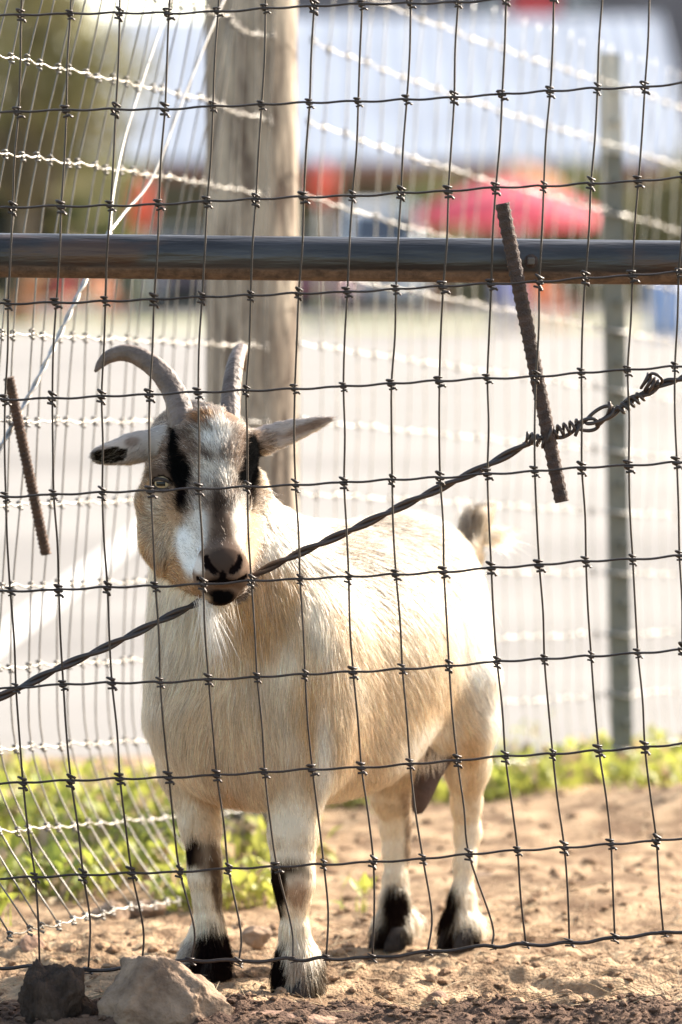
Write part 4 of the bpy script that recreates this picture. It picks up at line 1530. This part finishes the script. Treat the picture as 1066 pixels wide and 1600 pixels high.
    # ---- horns
    def horn(pts):
        path = spline([A3(x, y, d) for x, y, d, w in pts], 14)
        wid = spline([(w, 0, 0) for x, y, d, w in pts], 14)[:, 0]
        n = 40
        L = np.concatenate([[0], np.cumsum(np.linalg.norm(np.diff(path, axis=0), axis=1))])
        rr = wid * 0.5 / FPX * 4.25
        ring = 1 + 0.012 * np.sin(L / 0.0075 * 2 * math.pi + 0.8 * np.sin(L * 90)) * np.clip(1.3 - L / L[-1] * 1.3, 0, 1) + 0.012 * np.sin(L / 0.021 * 2 * math.pi)
        vv, f = tube(path, rr * ring, n)
        # flattened outer keel
        c = np.repeat(path, n, axis=0)
        rel = vv - c
        a = np.tile(np.arange(n) * 2 * math.pi / n, len(path))
        rel *= (1 + 0.05 * np.cos(2 * a + 0.7) + 0.02 * np.sin(9 * a + 3 * np.repeat(L, n) * 20))[:, None]
        return mesh_obj('horn', c + rel, f, M['horn'], root)
    horn([(292, 686, 4.222, 44), (287, 664, 4.234, 42.5), (281, 640, 4.248, 40), (273, 615, 4.264, 36), (252, 583, 4.282, 33), (222, 560, 4.298, 29.5), (196, 551.5, 4.305, 26), (172, 557, 4.306, 20.5), (158, 568, 4.304, 14.5), (148.5, 581, 4.300, 4)])
    horn([(355, 688, 4.236, 36), (358, 662, 4.248, 34), (360.5, 624, 4.275, 30.5), (364, 590, 4.298, 28), (370, 561, 4.328, 25), (376.5, 546, 4.365, 21), (380, 551, 4.400, 16), (382, 566, 4.420, 10), (383, 580, 4.43, 3)])

    # ---- eyes
    for i, (c, out) in enumerate(EYE_C):
        bm = bmesh.new()
        bmesh.ops.create_uvsphere(bm, u_segments=28, v_segments=18, radius=0.0130)
        vv = np.array([p.co for p in bm.verts]); ff = [tuple(x.index for x in fc_.verts) for fc_ in bm.faces]
        bm.free()
        eb = mesh_obj('eyeball', vv + c, ff, eye_material(c, out), root)
        # lids: a dark rim drawn tight across the ball, the upper one heavier
        o_ = np.array(out) / np.linalg.norm(out)
        sd = np.cross(o_, UPV); sd /= np.linalg.norm(sd)
        if sd[0] < 0: sd = -sd
        uu = np.cross(sd, o_)
        if uu[2] < 0: uu = -uu
        for h_, th in ((0.0052, 0.0021), (-0.0062, 0.0017)):
            rim = []
            for x_ in np.linspace(-0.0118, 0.0118, 17):
                y_ = h_ * (1 - (x_ / 0.0118) ** 2) ** 0.75 - 0.0009 * x_ / 0.0118
                zz = math.sqrt(max(0.0132 ** 2 - x_ * x_ - y_ * y_, 1e-8))
                rim.append(c + sd * x_ + uu * y_ + o_ * zz)
            mesh_obj('eyelid', *tube(rim, np.interp(np.linspace(0, 1, 17), [0, .25, .75, 1], [th * .6, th, th, th * .6]), 10), M['lid'], root)

    # ---- hooves: two claws each
    for fx, fy, d in ((465, 1554, 4.185), (314, 1533, 4.268), (717, 1474, 4.497), (610, 1474, 4.502)):
        g = G(fx, fy + 9)
        mb = MB()
        for s in (-1, 1):
            c = np.array([g.x, d, 0.0]) + LFT * 0.0115 * s
            rings = []
            for z, ln, wd in ((0.0, 0.022, 0.0098), (0.008, 0.021, 0.0096), (0.018, 0.016, 0.0085), (0.026, 0.011, 0.007)):
                ring = []
                for j in range(16):
                    t = 2 * math.pi * j / 16
                    fx_, lx = math.cos(t), math.sin(t)
                    pw = ln * (1.0 if fx_ > 0 else 0.8)
                    w_ = wd * (1 - 0.35 * max(0, fx_) ** 2)
                    ring.append(c + FWD * (fx_ * pw + 0.006 - z * 0.25) + LFT * lx * w_ + np.array([0, 0, z]))
                rings.append(ring)
            vv = [x for r_ in rings for x in r_]
            ff = [(a_ * 16 + j, a_ * 16 + (j + 1) % 16, (a_ + 1) * 16 + (j + 1) % 16, (a_ + 1) * 16 + j) for a_ in range(3) for j in range(16)]
            ff += [tuple(range(16))[::-1], tuple(48 + j for j in range(16))]
            mb.add(vv, ff)
        mb.build('hoof', M['hoof'], root)

    # ---- dark bare bag hanging between the hind legs
    path = spline([A3(700, 1150, 4.47), A3(686, 1178, 4.465), A3(672, 1205, 4.462), A3(660, 1240, 4.46), A3(654, 1262, 4.46), A3(652, 1272, 4.46)], 8)
    vv, f = tube(path, np.interp(np.linspace(0, 1, len(path)), [0, .3, .55, .8, .95, 1], [.018, .0165, .0135, .0085, .0055, .002]), 24)
    mesh_obj('udder', vv, f, M['udder'], root)


def eye_material(c, out):
    """amber iris with a level slot pupil, painted on the eyeball by position"""
    m = bpy.data.materials.new('goat_eye')
    m.use_nodes = True
    nt = m.node_tree
    b = nt.nodes['Principled BSDF']
    b.inputs['Roughness'].default_value = 0.12
    b.inputs['Specular IOR Level'].default_value = 0.15
    b.inputs['Coat Weight'].default_value = 0.05
    b.inputs['Coat Roughness'].default_value = 0.03
    tc = nt.nodes.new('ShaderNodeTexCoord')
    off = nt.nodes.new('ShaderNodeVectorMath'); off.operation = 'SUBTRACT'
    off.inputs[1].default_value = tuple(c)
    nt.links.new(tc.outputs['Object'], off.inputs[0])
    out = np.array(out) / np.linalg.norm(out)
    side = np.cross(out, UPV); side /= np.linalg.norm(side)
    up = np.cross(side, out)

    def dot(v_):
        d = nt.nodes.new('ShaderNodeVectorMath'); d.operation = 'DOT_PRODUCT'
        d.inputs[1].default_value = tuple(v_)
        nt.links.new(off.outputs[0], d.inputs[0])
        return d.outputs['Value']

    def math_(op, a, bb):
        k = nt.nodes.new('ShaderNodeMath'); k.operation = op
        for i, s in enumerate((a, bb)):
            if isinstance(s, (int, float)): k.inputs[i].default_value = s
            else: nt.links.new(s, k.inputs[i])
        return k.outputs[0]
    x, y = dot(side), dot(up)
    r = math_('SQRT', math_('ADD', math_('MULTIPLY', x, x), math_('MULTIPLY', y, y)), 0)
    ramp = nt.nodes.new('ShaderNodeValToRGB')
    e = ramp.color_ramp.elements
    e[0].position = 0.0; e[0].color = (0.26, 0.15, 0.06, 1)
    e[1].position = 1.0; e[1].color = (0.02, 0.014, 0.01, 1)
    q = ramp.color_ramp.elements.new(0.62); q.color = (0.40, 0.29, 0.16, 1)
    q = ramp.color_ramp.elements.new(0.78); q.color = (0.12, 0.075, 0.04, 1)
    nt.links.new(math_('DIVIDE', r, 0.0120), ramp.inputs[0])
    slot = math_('MAXIMUM', math_('DIVIDE', math_('ABSOLUTE', x, 0), 0.0056), math_('DIVIDE', math_('ABSOLUTE', y, 0), 0.0024))
    inside = math_('LESS_THAN', slot, 1.0)
    mx = nt.nodes.new('ShaderNodeMixRGB')
    mx.inputs[2].default_value = (0.005, 0.004, 0.004, 1)
    nt.links.new(inside, mx.inputs[0])
    nt.links.new(ramp.outputs[0], mx.inputs[1])
    nt.links.new(mx.outputs[0], b.inputs['Base Color'])
    return m


build_goat()

# ------------------------------------------------------------------ stones by the fence
def boulder(name, c, r, seed, m, label, cat, planes=9, rough=0.10, sub=5, rz=0.0, extra=None):
    bm = bmesh.new()
    bmesh.ops.create_icosphere(bm, subdivisions=sub, radius=1)
    v = np.array([p.co for p in bm.verts]); f = [tuple(q.index for q in p.verts) for p in bm.faces]
    bm.free()
    g = np.random.default_rng(seed)
    v *= 1.12
    pl = [(g.standard_normal(3), 0.70 + 0.22 * g.random()) for _ in range(planes)] + [(np.array(a, float), h) for a, h in (extra or [])]
    for n, h in pl:
        n = n / np.linalg.norm(n)
        d = v @ n
        over = d > h
        v[over] -= np.outer(d[over] - h, n) * 0.985
    v *= (1 + rough * noise3(v + seed, 2.2, seed) + rough * 0.45 * noise3(v, 6.0, seed + 4) + rough * 0.22 * noise3(v, 15.0, seed + 9) + rough * 0.12 * noise3(v, 34.0, seed + 12))[:, None]
    # cracks
    cr = np.abs(noise3(v + 3 + seed, 2.6, seed + 20))
    v *= (1 - 0.035 * np.clip(1 - cr / 0.045, 0, 1))[:, None]
    a = rz
    R = np.array([[math.cos(a), -math.sin(a), 0], [math.sin(a), math.cos(a), 0], [0, 0, 1]])
    v = (v * np.array(r)) @ R.T + np.array(c)
    o = mesh_obj(name, v, f, m)
    return tag(o, label, cat)


M['rock'] = mat('rock', (0.28, 0.19, 0.125), 0.9, color2=(0.12, 0.078, 0.052), scale=30, bump=0.6, bscale=120, spec=0.2)
M['red_rock'] = mat('reddish_rock', (0.30, 0.185, 0.125), 0.9, color2=(0.21, 0.125, 0.085), scale=22, bump=0.5, bscale=120, spec=0.2)
M['clod_dark'] = mat('dark_clod', (0.075, 0.05, 0.036), 0.95, color2=(0.035, 0.024, 0.018), scale=60, bump=1.0, bscale=200, spec=0.1, stretch=(1, 1, 0.35))

c = P(256, 1560, 3.985)
boulder('boulder', (c.x, c.y, 0.022), (0.078, 0.062, 0.072), 5, M['rock'], 'large pale angular boulder lying against the bottom of the wire mesh', 'boulder', planes=6, rough=0.13, rz=0.25,
        extra=[((-0.75, -0.2, 0.55), 0.72), ((0.72, -0.15, 0.68), 0.66), ((-0.1, -0.85, 0.5), 0.66), ((-0.95, -0.3, 0.0), 0.78), ((0.55, -0.8, 0.2), 0.74), ((0.10, 0.1, 0.98), 0.74), ((0.5, 0.3, 0.8), 0.72), ((0.2, -0.7, 0.7), 0.70)])
c = P(92, 1556, 4.0)
boulder('earth_clod', (c.x, c.y, 0.022), (0.036, 0.032, 0.047), 12, M['clod_dark'], 'dark blocky clod of damp earth beside the large boulder', 'clod', planes=3, rough=0.30,
        extra=[((0.15, 0, 1), 0.86), ((1, -0.2, 0.35), 0.84)])
q = G(400, 1474)
boulder('stone', (q.x, q.y, 0.010), (0.017, 0.015, 0.014), 24, M['rock'], 'small angular tan stone between the two front feet of the goat', 'stone', planes=11, sub=4)
q = G(48, 1498)
boulder('stone', (q.x, q.y, 0.010), (0.017, 0.014, 0.016), 33, M['red_rock'], 'small dull brown stone behind the bottom wire, left of the dark clod', 'stone', planes=6, sub=4)
c = P(440, 1632, 3.99)
boulder('stone', (c.x, c.y, 0.010), (0.055, 0.024, 0.011), 40, M['red_rock'], 'flat reddish slab of stone at the lower edge, right of the large boulder', 'stone', planes=4, sub=4)
q = G(685, 1570)
boulder('stone', (q.x, q.y, 0.006), (0.012, 0.011, 0.008), 51, M['red_rock'], 'small brown stone on the bare dirt below the hind feet', 'stone', planes=6, sub=3)
q = G(758, 1378)
boulder('stone', (q.x, q.y, 0.004), (0.032, 0.022, 0.008), 61, M['rock'], 'flat pale stone on the dirt to the right of the hind legs', 'stone', planes=4, sub=3)
for px, py, r, sd, lb in ((172, 1437, 0.020, 71, 'pale rounded stone half hidden in the weeds at the left'),
                          (232, 1432, 0.018, 76, 'buff stone at the edge of the weeds behind the right front leg'),
                          (398, 1290, 0.026, 81, 'brown stone at the foot of the wooden post')):
    q = G(px, py)
    boulder('stone', (q.x, q.y, r * 0.4), (r * 1.2, r, r * 0.75), sd, M['rock'] if sd < 80 else M['red_rock'], lb, 'stone', planes=6, sub=3)

# ------------------------------------------------------------------ beyond the fence: everything stands on the far side of the parking lot
ZG = -0.012
M['white_metal'] = mat('white_metal_roof', (0.34, 0.36, 0.40), 0.5, 0.0, var=0.2, scale=0.4)
M['fascia'] = mat('brown_fascia', (0.24, 0.105, 0.06), 0.7, var=0.3, scale=2)
M['barn_wall'] = mat('dark_barn_wall', (0.19, 0.16, 0.10), 0.9, color2=(0.11, 0.10, 0.05), scale=0.8)
M['stone_wall'] = mat('grey_wall', (0.13, 0.115, 0.12), 0.9, var=0.3, scale=0.6)
M['white_paint'] = mat('white_paint', (0.75, 0.75, 0.74), 0.5, var=0.06, scale=2)
M['red_paint'] = mat('red_paint', (0.50, 0.03, 0.03), 0.5, var=0.2, scale=2)
M['pink_cloth'] = mat('pink_red_cloth', (0.74, 0.13, 0.18), 0.8, var=0.12, scale=3, trans=0.45)
M['red_cloth'] = mat('red_cloth', (0.66, 0.15, 0.11), 0.8, var=0.15, scale=3, trans=0.4)
M['orange_cloth'] = mat('orange_cloth', (0.62, 0.30, 0.14), 0.8, var=0.12, scale=3, trans=0.4)
M['red_plastic'] = mat('red_plastic', (0.48, 0.05, 0.035), 0.5, var=0.1, scale=3)
M['orange_plastic'] = mat('orange_plastic', (0.68, 0.20, 0.06), 0.5, var=0.1, scale=3)
M['blue_plastic'] = mat('blue_plastic', (0.26, 0.34, 0.52), 0.5, var=0.1, scale=3)
M['lilac_plastic'] = mat('lilac_plastic', (0.28, 0.28, 0.50), 0.5, var=0.1, scale=3)
M['dark_car'] = mat('dark_car_paint', (0.045, 0.025, 0.024), 0.3, 0.2, var=0.1, scale=2)
M['maroon_car'] = mat('maroon_car_paint', (0.16, 0.03, 0.03), 0.3, 0.2, var=0.1, scale=2)
M['glass'] = mat('car_glass', (0.07, 0.075, 0.085), 0.25, 0.0, spec=0.4)
M['rubber'] = mat('rubber', (0.02, 0.02, 0.02), 0.9)
M['chrome'] = mat('bright_metal', (0.6, 0.6, 0.6), 0.3, 0.9, var=0.05)
M['lamp_red'] = mat('tail_lamp', (0.4, 0.02, 0.02), 0.2)
M['lamp_white'] = mat('head_lamp', (0.8, 0.8, 0.78), 0.15)
M['bark'] = mat('bark', (0.13, 0.095, 0.065), 0.95, color2=(0.07, 0.05, 0.035), scale=9)
M['olive_leaf'] = mat('olive_leaf', (0.22, 0.195, 0.085), 0.7, color2=(0.12, 0.105, 0.045), scale=0.7, trans=0.35)
M['green_leaf'] = mat('green_leaf', (0.16, 0.17, 0.06), 0.7, color2=(0.09, 0.10, 0.035), scale=0.7, trans=0.35)
M['dark_leaf'] = mat('dark_leaf', (0.065, 0.06, 0.045), 0.8, color2=(0.035, 0.035, 0.025), scale=0.4, trans=0.2)
M['verge'] = mat('verge_grass', (0.24, 0.25, 0.06), 0.9, color2=(0.16, 0.18, 0.04), scale=1.2)


def XZ(px, py, d):
    p = P(px, py, d)
    return p.x, p.z


v_ = MB()
v_.add([(-70, 66, ZG + 0.004), (70, 66, ZG + 0.004), (70, 74, ZG + 0.004), (-70, 74, ZG + 0.004)], [(0, 1, 2, 3)])
tag(v_.build('grass_verge', M['verge'], smooth=False), kind='structure')


def pavilion():
    d = 100.0
    x0, ze = XZ(150, 248, d)
    x1, _ = XZ(1052, 248, d)
    root = empty('pavilion', ((x0 + x1) / 2, 104, ZG), 'long open pavilion with a white metal roof and brown eave beam', 'pavilion')
    zr = P(533, 26, 109.0).z
    mb = MB()
    t = 0.12
    a = [(x0 - .4, 98.6, ze - .05), (x1 + .4, 98.6, ze - .05), (x1 + .4, 109, zr), (x0 - .4, 109, zr), (x1 + .4, 119.4, ze - .05), (x0 - .4, 119.4, ze - .05)]
    b = [(x, y, z - t) for x, y, z in a]
    mb.add(a + b, [(0, 1, 2, 3), (3, 2, 4, 5), (7, 6, 9, 8), (8, 9, 11, 10), (0, 6, 7, 1), (5, 4, 10, 11), (1, 7, 8, 2), (2, 8, 10, 4), (0, 3, 9, 6), (3, 5, 11, 9)])
    mb.build('roof', M['white_metal'], root, smooth=False)
    # standing seams of the roof
    n = 34
    sl = math.atan2(zr - ze + .05, 10.4)
    for i in range(n):
        x = x0 - .3 + (x1 - x0 + .6) * i / (n - 1)
        s = MB()
        s.add([(x - .03, 98.6, ze + .0), (x + .03, 98.6, ze + .0), (x + .03, 109, zr + .05), (x - .03, 109, zr + .05), (x - .03, 98.6, ze - .05), (x + .03, 98.6, ze - .05), (x + .03, 109, zr - .01), (x - .03, 109, zr - .01)],
              [(0, 1, 2, 3), (0, 3, 7, 4), (1, 5, 6, 2), (0, 4, 5, 1)])
        s.build('roof_seam', M['white_metal'], root, smooth=False)
    s = MB(); s.box(((x0 + x1) / 2, 98.8, ze - .38), (x1 - x0 + .6, 0.2, 0.42)); s.build('eave_beam', M['fascia'], root, smooth=False)
    s = MB(); s.box(((x0 + x1) / 2, 106, (ze - .3) / 2), (x1 - x0, 0.25, ze - .3)); s.build('back_wall', M['barn_wall'], root, smooth=False)
    for i in range(6):
        x = x0 + .2 + (x1 - x0 - .4) * i / 5
        s = MB(); s.box((x, 98.85, (ze - .62) / 2), (0.22, 0.22, ze - .60)); s.build('column', M['fascia'], root, smooth=False)
    for i in range(4):
        x = x0 + 2.0 + i * 3.6
        s = MB(); s.box((x, 105.84, 1.6), (1.6, 0.08, 1.3)); f = s.build('window', M['white_paint'], root, smooth=False)
        s = MB(); s.box((x, 105.78, 1.6), (1.4, 0.05, 1.1)); s.build('pane', M['glass'], f, smooth=False).location = (0, 0, 0)


pavilion()


def rear_building():
    d = 134.0
    x0, z0 = XZ(430, 24, d)
    x1, z1 = XZ(1240, -190, d)
    root = empty('hall', ((x0 + x1) / 2, d + 5, ZG), 'tall dark grey building behind the pavilion with a red sign on it', 'building')
    s = MB(); s.box(((x0 + x1) / 2, d + 5, z1 / 2), (x1 - x0, 10, z1)); s.build('wall', M['stone_wall'], root, smooth=False)
    s = MB(); s.box(((x0 + x1) / 2, d + 5, z1 + .25), (x1 - x0 + 1, 11, .5)); s.build('roof', M['fascia'], root, smooth=False)
    a, za = XZ(800, 26, d); b, zb = XZ(872, -14, d)
    s = MB(); s.box(((a + b) / 2, d - .08, (za + zb) / 2), (b - a, .12, zb - za)); s.build('sign_board', M['red_paint'], root, smooth=False)
    for px in (770, 902):
        a, za = XZ(px - 18, 14, d); b, zb = XZ(px + 18, -40, d)
        s = MB(); s.box(((a + b) / 2, d - .06, (za + zb) / 2), (b - a, .10, zb - za)); w = s.build('window', M['white_paint'], root, smooth=False)
        s = MB(); s.box(((a + b) / 2, d - .13, (za + zb) / 2), (b - a - .2, .05, zb - za - .2)); o = s.build('pane', M['glass'], w, smooth=False)
        o.location = (0, 0, 0)


rear_building()


def tree(px, py, d, rad, n, leafsize, lm, label, name='tree', squash=1.0, seed=1, trunk_px=None):
    g = np.random.default_rng(seed)
    c = np.array(P(px, py, d))
    bx = P(trunk_px if trunk_px is not None else px, 500, d).x
    root = empty(name, (bx, d, ZG), label, 'tree' if name == 'tree' else 'bush')
    mb = MB()
    fork = np.array([bx + (c[0] - bx) * .5, d, max(0.15, (c[2] - rad * .75))])
    mb.tube(spline([(bx, d, ZG - .05), (bx + .05, d, fork[2] * .5), fork], 6), np.linspace(rad * .085, rad * .06, 13), 10)
    lobes = []
    for i in range(15):
        v = g.standard_normal(3); v /= np.linalg.norm(v)
        p = c + v * np.array([rad, rad, rad * squash]) * (0.35 + 0.45 * g.random())
        lobes.append((p, rad * (0.26 + 0.2 * g.random())))
        mid = (fork + p) / 2 + g.standard_normal(3) * rad * .06
        mb.tube(spline([fork, mid, p], 5), np.linspace(rad * .04, rad * .01, 11), 6)
    mb.build('trunk', M['bark'], root)
    vs, fs = [], []
    for i in range(n):
        p, r = lobes[i % len(lobes)]
        v = g.standard_normal(3); v /= np.linalg.norm(v)
        q = p + v * r * (g.random() ** 0.4)
        a, b = g.standard_normal(3), g.standard_normal(3)
        a /= np.linalg.norm(a); b -= a * b.dot(a); b /= np.linalg.norm(b)
        s = leafsize * (0.6 + 0.8 * g.random())
        k = len(vs)
        vs += [q - a * s, q - b * s * .45, q + a * s, q + b * s * .45]
        fs.append((k, k + 1, k + 2, k + 3))
    mesh_obj('crown', vs, fs, lm, root, smooth=False)
    return root


tree(40, 130, 72, 3.2, 4200, 0.16, M['olive_leaf'], 'broad olive green tree beyond the parking lot at the left edge', seed=3, trunk_px=30)
tree(165, 320, 84, 1.3, 1800, 0.11, M['green_leaf'], 'small green bush in front of the left end of the pavilion', 'bush', 0.8, 5)
tree(670, 345, 92, 1.5, 2200, 0.11, M['green_leaf'], 'green bush standing behind the large pink umbrella', 'bush', 0.8, 6)
tree(1050, 318, 80, 2.1, 3600, 0.13, M['olive_leaf'], 'dense dull green tree right of the green steel post', 'tree', 0.85, 8)
tree(905, 340, 88, 1.5, 2200, 0.12, M['green_leaf'], 'light green bush right of the large pink umbrella', 'bush', 0.8, 9)


def far_wood():
    g = np.random.default_rng(4)
    vs, fs = [], []
    for i in range(9000):
        x = -60 + 120 * g.random()
        h = 11 + 5 * noise2(np.array(x * 0.12), np.array(2.0), 3) + 2.5 * noise2(np.array(x * .5), np.array(5.0), 4)
        q = np.array([x, 165 + 8 * g.random(), h * g.random() ** 0.7])
        a, b = g.standard_normal(3), g.standard_normal(3)
        a /= np.linalg.norm(a); b -= a * b.dot(a); b /= np.linalg.norm(b)
        s = 0.9 * (0.6 + 0.8 * g.random())
        k = len(vs)
        vs += [q - a * s, q - b * s * .6, q + a * s, q + b * s * .6]
        fs.append((k, k + 1, k + 2, k + 3))
    o = mesh_obj('far_trees', vs, fs, M['dark_leaf'], None, smooth=False)
    tag(o, 'dark wood behind the buildings at the top of the view', 'wood', kind='stuff')


far_wood()


def umbrella(px, d, ytop, yrim, halfw_px, cloth, label, closed=False):
    x, zt = XZ(px, ytop, d)
    zr = P(px, yrim, d).z
    root = empty('umbrella', (x, d, ZG), label, 'umbrella', 'umbrellas by the pavilion')
    R = halfw_px * d / FPX
    s = MB(); s.tube([(x, d, ZG), (x, d, zt + .05)], 0.03, 10); s.build('pole', M['white_paint'], root)
    s = MB(); s.tube([(x, d, ZG), (x, d, ZG + .06), (x, d, ZG + .10)], [.32, .30, .06], 20); s.build('foot', M['stone_wall'], root)
    if closed:
        prof = [(0.01, zt), (R * .55, zt - .12), (R, zt - (zt - zr) * .45), (R * .8, zt - (zt - zr) * .8), (R * .35, zr)]
    else:
        prof = [(0.02, zt), (R * .35, zt - (zt - zr) * .22), (R * .72, zt - (zt - zr) * .58), (R, zr), (R * 1.0, zr - .18)]
    n = 32
    vs, fs = [], []
    for r, z in prof:
        for j in range(n):
            t = 2 * math.pi * j / n
            k = 1 - (0.05 if not closed else 0.16) * (0.5 + 0.5 * math.cos(8 * t)) * (r > 0.1)
            vs.append((x + r * k * math.cos(t), d + r * k * math.sin(t), z))
    for i in range(len(prof) - 1):
        for j in range(n):
            fs.append((i * n + j, i * n + (j + 1) % n, (i + 1) * n + (j + 1) % n, (i + 1) * n + j))
    mesh_obj('canopy', vs, fs, cloth, root)
    if not closed:
        for j in range(8):
            t = 2 * math.pi * j / 8
            s = MB(); s.tube([(x, d, zt - .06), (x + R * .95 * math.cos(t), d + R * .95 * math.sin(t), zr + .02)], .012, 5); s.build('rib', M['white_paint'], root)


umbrella(792, 64, 280, 334, 148, M['pink_cloth'], 'wide open pink red umbrella on the grass in front of the pavilion')
umbrella(812, 78, 254, 290, 70, M['orange_cloth'], 'open orange umbrella just behind the wide pink red one')
umbrella(503, 70, 252, 318, 24, M['red_cloth'], 'folded red umbrella right of the wooden post', True)
umbrella(222, 74, 278, 360, 22, M['red_cloth'], 'folded red umbrella left of the wooden post', True)


def make_chair(m):
    root = empty('chair', (0, 0, 0))
    s = MB(); s.box((0, 0, .45), (.46, .44, .035)); s.build('seat', m, root, smooth=False, bevel=.01)
    s = MB(); s.box((0, .23, .72), (.46, .035, .42)); s.build('backrest', m, root, smooth=False, bevel=.01)
    for sx in (-1, 1):
        for sy in (-1, 1):
            s = MB(); s.tube([(sx * .19, sy * .18, .435), (sx * .22, sy * .21, 0)], .016, 6); s.build('leg', m, root)
    return root


def put_chair(src, px, d, rz, label):
    r = src.copy(); col.objects.link(r)
    for ch in src.children:
        k = ch.copy(); col.objects.link(k); k.parent = r
    r.location = (P(px, 500, d).x, d, ZG + .004)
    r.rotation_euler = (0, 0, rz)
    tag(r, label, 'chair', 'plastic chairs at the tables')


protos = {}
for key, mm in (('red', 'red_plastic'), ('orange', 'orange_plastic'), ('lilac', 'lilac_plastic')):
    protos[key] = make_chair(M[mm])
put_chair(protos['red'], 868, 65.5, 0.9, 'red plastic chair under the right half of the wide pink umbrella')
put_chair(protos['lilac'], 802, 63.2, 2.8, 'lilac blue plastic chair at the table under the wide pink umbrella')
put_chair(protos['orange'], 852, 60.0, 0.3, 'orange plastic chair in front of the wide pink umbrella')
put_chair(protos['orange'], 168, 70.5, 0.6, 'orange plastic chair beside the folded umbrella left of the post')
put_chair(protos['red'], 92, 68.0, -0.5, 'red plastic chair between two orange ones at the left')
put_chair(protos['orange'], 34, 69.5, -1.0, 'orange plastic chair nearest the left edge of the picture')
for pr in protos.values():
    for ch in list(pr.children):
        bpy.data.objects.remove(ch)
    bpy.data.objects.remove(pr)


def table(px, d, label):
    x = P(px, 500, d).x
    root = empty('table', (x, d, ZG), label, 'table')
    s = MB(); s.tube([(x, d, .70), (x, d, .74)], .55, 28); s.build('top', M['white_paint'], root, smooth=False)
    for k in range(4):
        t = math.pi / 4 + k * math.pi / 2
        s = MB(); s.tube([(x + .3 * math.cos(t), d + .3 * math.sin(t), .70), (x + .42 * math.cos(t), d + .42 * math.sin(t), ZG)], .02, 6); s.build('leg', M['white_paint'], root)


table(826, 65.0, 'round white table under the wide pink umbrella')
table(130, 69.5, 'round white table among the chairs at the left')


def barrel(px, d, label):
    x = P(px, 500, d).x
    root = empty('barrel', (x, d, ZG), label, 'barrel')
    z = [0, .03, .28, .30, .32, .58, .60, .62, .88, .90]
    r = [.27, .29, .29, .305, .29, .29, .305, .29, .29, .27]
    s = MB(); s.tube([(x, d, ZG + q) for q in z], r, 28); s.build('drum', M['blue_plastic'], root)
    s = MB(); s.tube([(x, d, ZG + .905), (x, d, ZG + .93)], .28, 28); s.build('lid', M['stone_wall'], root, smooth=False)


barrel(1046, 54, 'blue plastic barrel at the right edge beyond the parking lot')


def vehicle(name, px, d, w, h, L, hood, m, label, cat):
    """nose towards the lot; a body swept from its side outline, with glass, wheels and lamps"""
    x = P(px, 500, d).x
    root = empty(name, (x, d, ZG), label, cat)
    hb = h * 0.56 if hood > 0.2 else h * 0.50
    side = [(0, .28), (0, hb * .82), (hood * .25, hb), (hood, hb * 1.04), (hood + (h - hb) * .75, h * .97), (hood + (h - hb) * .9 + .3, h), (L - .5, h * .985), (L - .12, hb * 1.02), (L, hb * .9), (L, .28)]
    vs, fs = [], []
    n = len(side)
    for sx in (-1, 1):
        for yy, zz in side:
            tuck = 1.0 if zz <= hb * 1.05 else 0.84
            vs.append((x + sx * w / 2 * tuck, d + yy, ZG + zz))
    for j in range(n):
        fs.append((j, (j + 1) % n, n + (j + 1) % n, n + j))
    fs.append(tuple(range(n))[::-1]); fs.append(tuple(range(n, 2 * n)))
    o = mesh_obj('body', vs, fs, m, root, smooth=False)
    b = o.modifiers.new('bevel', 'BEVEL'); b.width = .07; b.segments = 3
    y0, y1 = hood + .02, hood + (h - hb) * .75
    z0, z1 = hb * 1.08, h * .93
    s = MB()
    s.add([(x - w * .40, d + y0 + .02, ZG + z0), (x + w * .40, d + y0 + .02, ZG + z0), (x + w * .37, d + y1 - .05, ZG + z1), (x - w * .37, d + y1 - .05, ZG + z1),
           (x - w * .40, d + y0 - .03, ZG + z0), (x + w * .40, d + y0 - .03, ZG + z0), (x + w * .37, d + y1 - .10, ZG + z1), (x - w * .37, d + y1 - .10, ZG + z1)],
          [(4, 5, 6, 7), (0, 4, 7, 3), (1, 2, 6, 5), (3, 7, 6, 2), (0, 1, 5, 4)])
    s.build('windscreen', M['glass'], root, smooth=False)
    for sx in (-1, 1):
        s = MB(); s.box((x + sx * w * .43, d + (y1 + L) / 2 - .1, ZG + (z0 + z1) / 2), (.05, (L - y1) * .72, (z1 - z0) * .75)); s.build('side_window', M['glass'], root, smooth=False)
        s = MB(); s.box((x + sx * w * .36, d - .02, ZG + hb * .68), (w * .18, .08, .14)); s.build('headlight', M['lamp_white'], root, smooth=False)
        for yy in (L * .19, L * .80):
            s = MB(); s.tube([(x + sx * (w / 2 - .24), d + yy, ZG + .33), (x + sx * (w / 2 + .01), d + yy, ZG + .33)], .33, 20); wh = s.build('wheel', M['rubber'], root, smooth=False)
            s = MB(); s.tube([(x + sx * (w / 2 - .1), d + yy, ZG + .33), (x + sx * (w / 2 + .025), d + yy, ZG + .33)], .2, 16); s.build('rim', M['chrome'], wh, smooth=False).location = (0, 0, 0)
    s = MB(); s.box((x, d - .05, ZG + .42), (w * .92, .14, .22)); s.build('bumper', M['rubber'], root, smooth=False)
    s = MB(); s.box((x, d - .02, ZG + hb * .62), (w * .42, .07, .2)); s.build('grille', M['rubber'], root, smooth=False)


vehicle('van', 598, 90, 1.95, 2.65, 5.2, .55, M['white_paint'], 'white van parked in front of the pavilion, right of the wooden post', 'van')
vehicle('parked_car', 292, 88, 1.85, 1.75, 4.5, 1.1, M['dark_car'], 'dark car parked beyond the lot just left of the wooden post', 'car')
vehicle('parked_car', 490, 88, 1.80, 1.45, 4.3, 1.1, M['maroon_car'], 'maroon car parked between the wooden post and the white van', 'car')
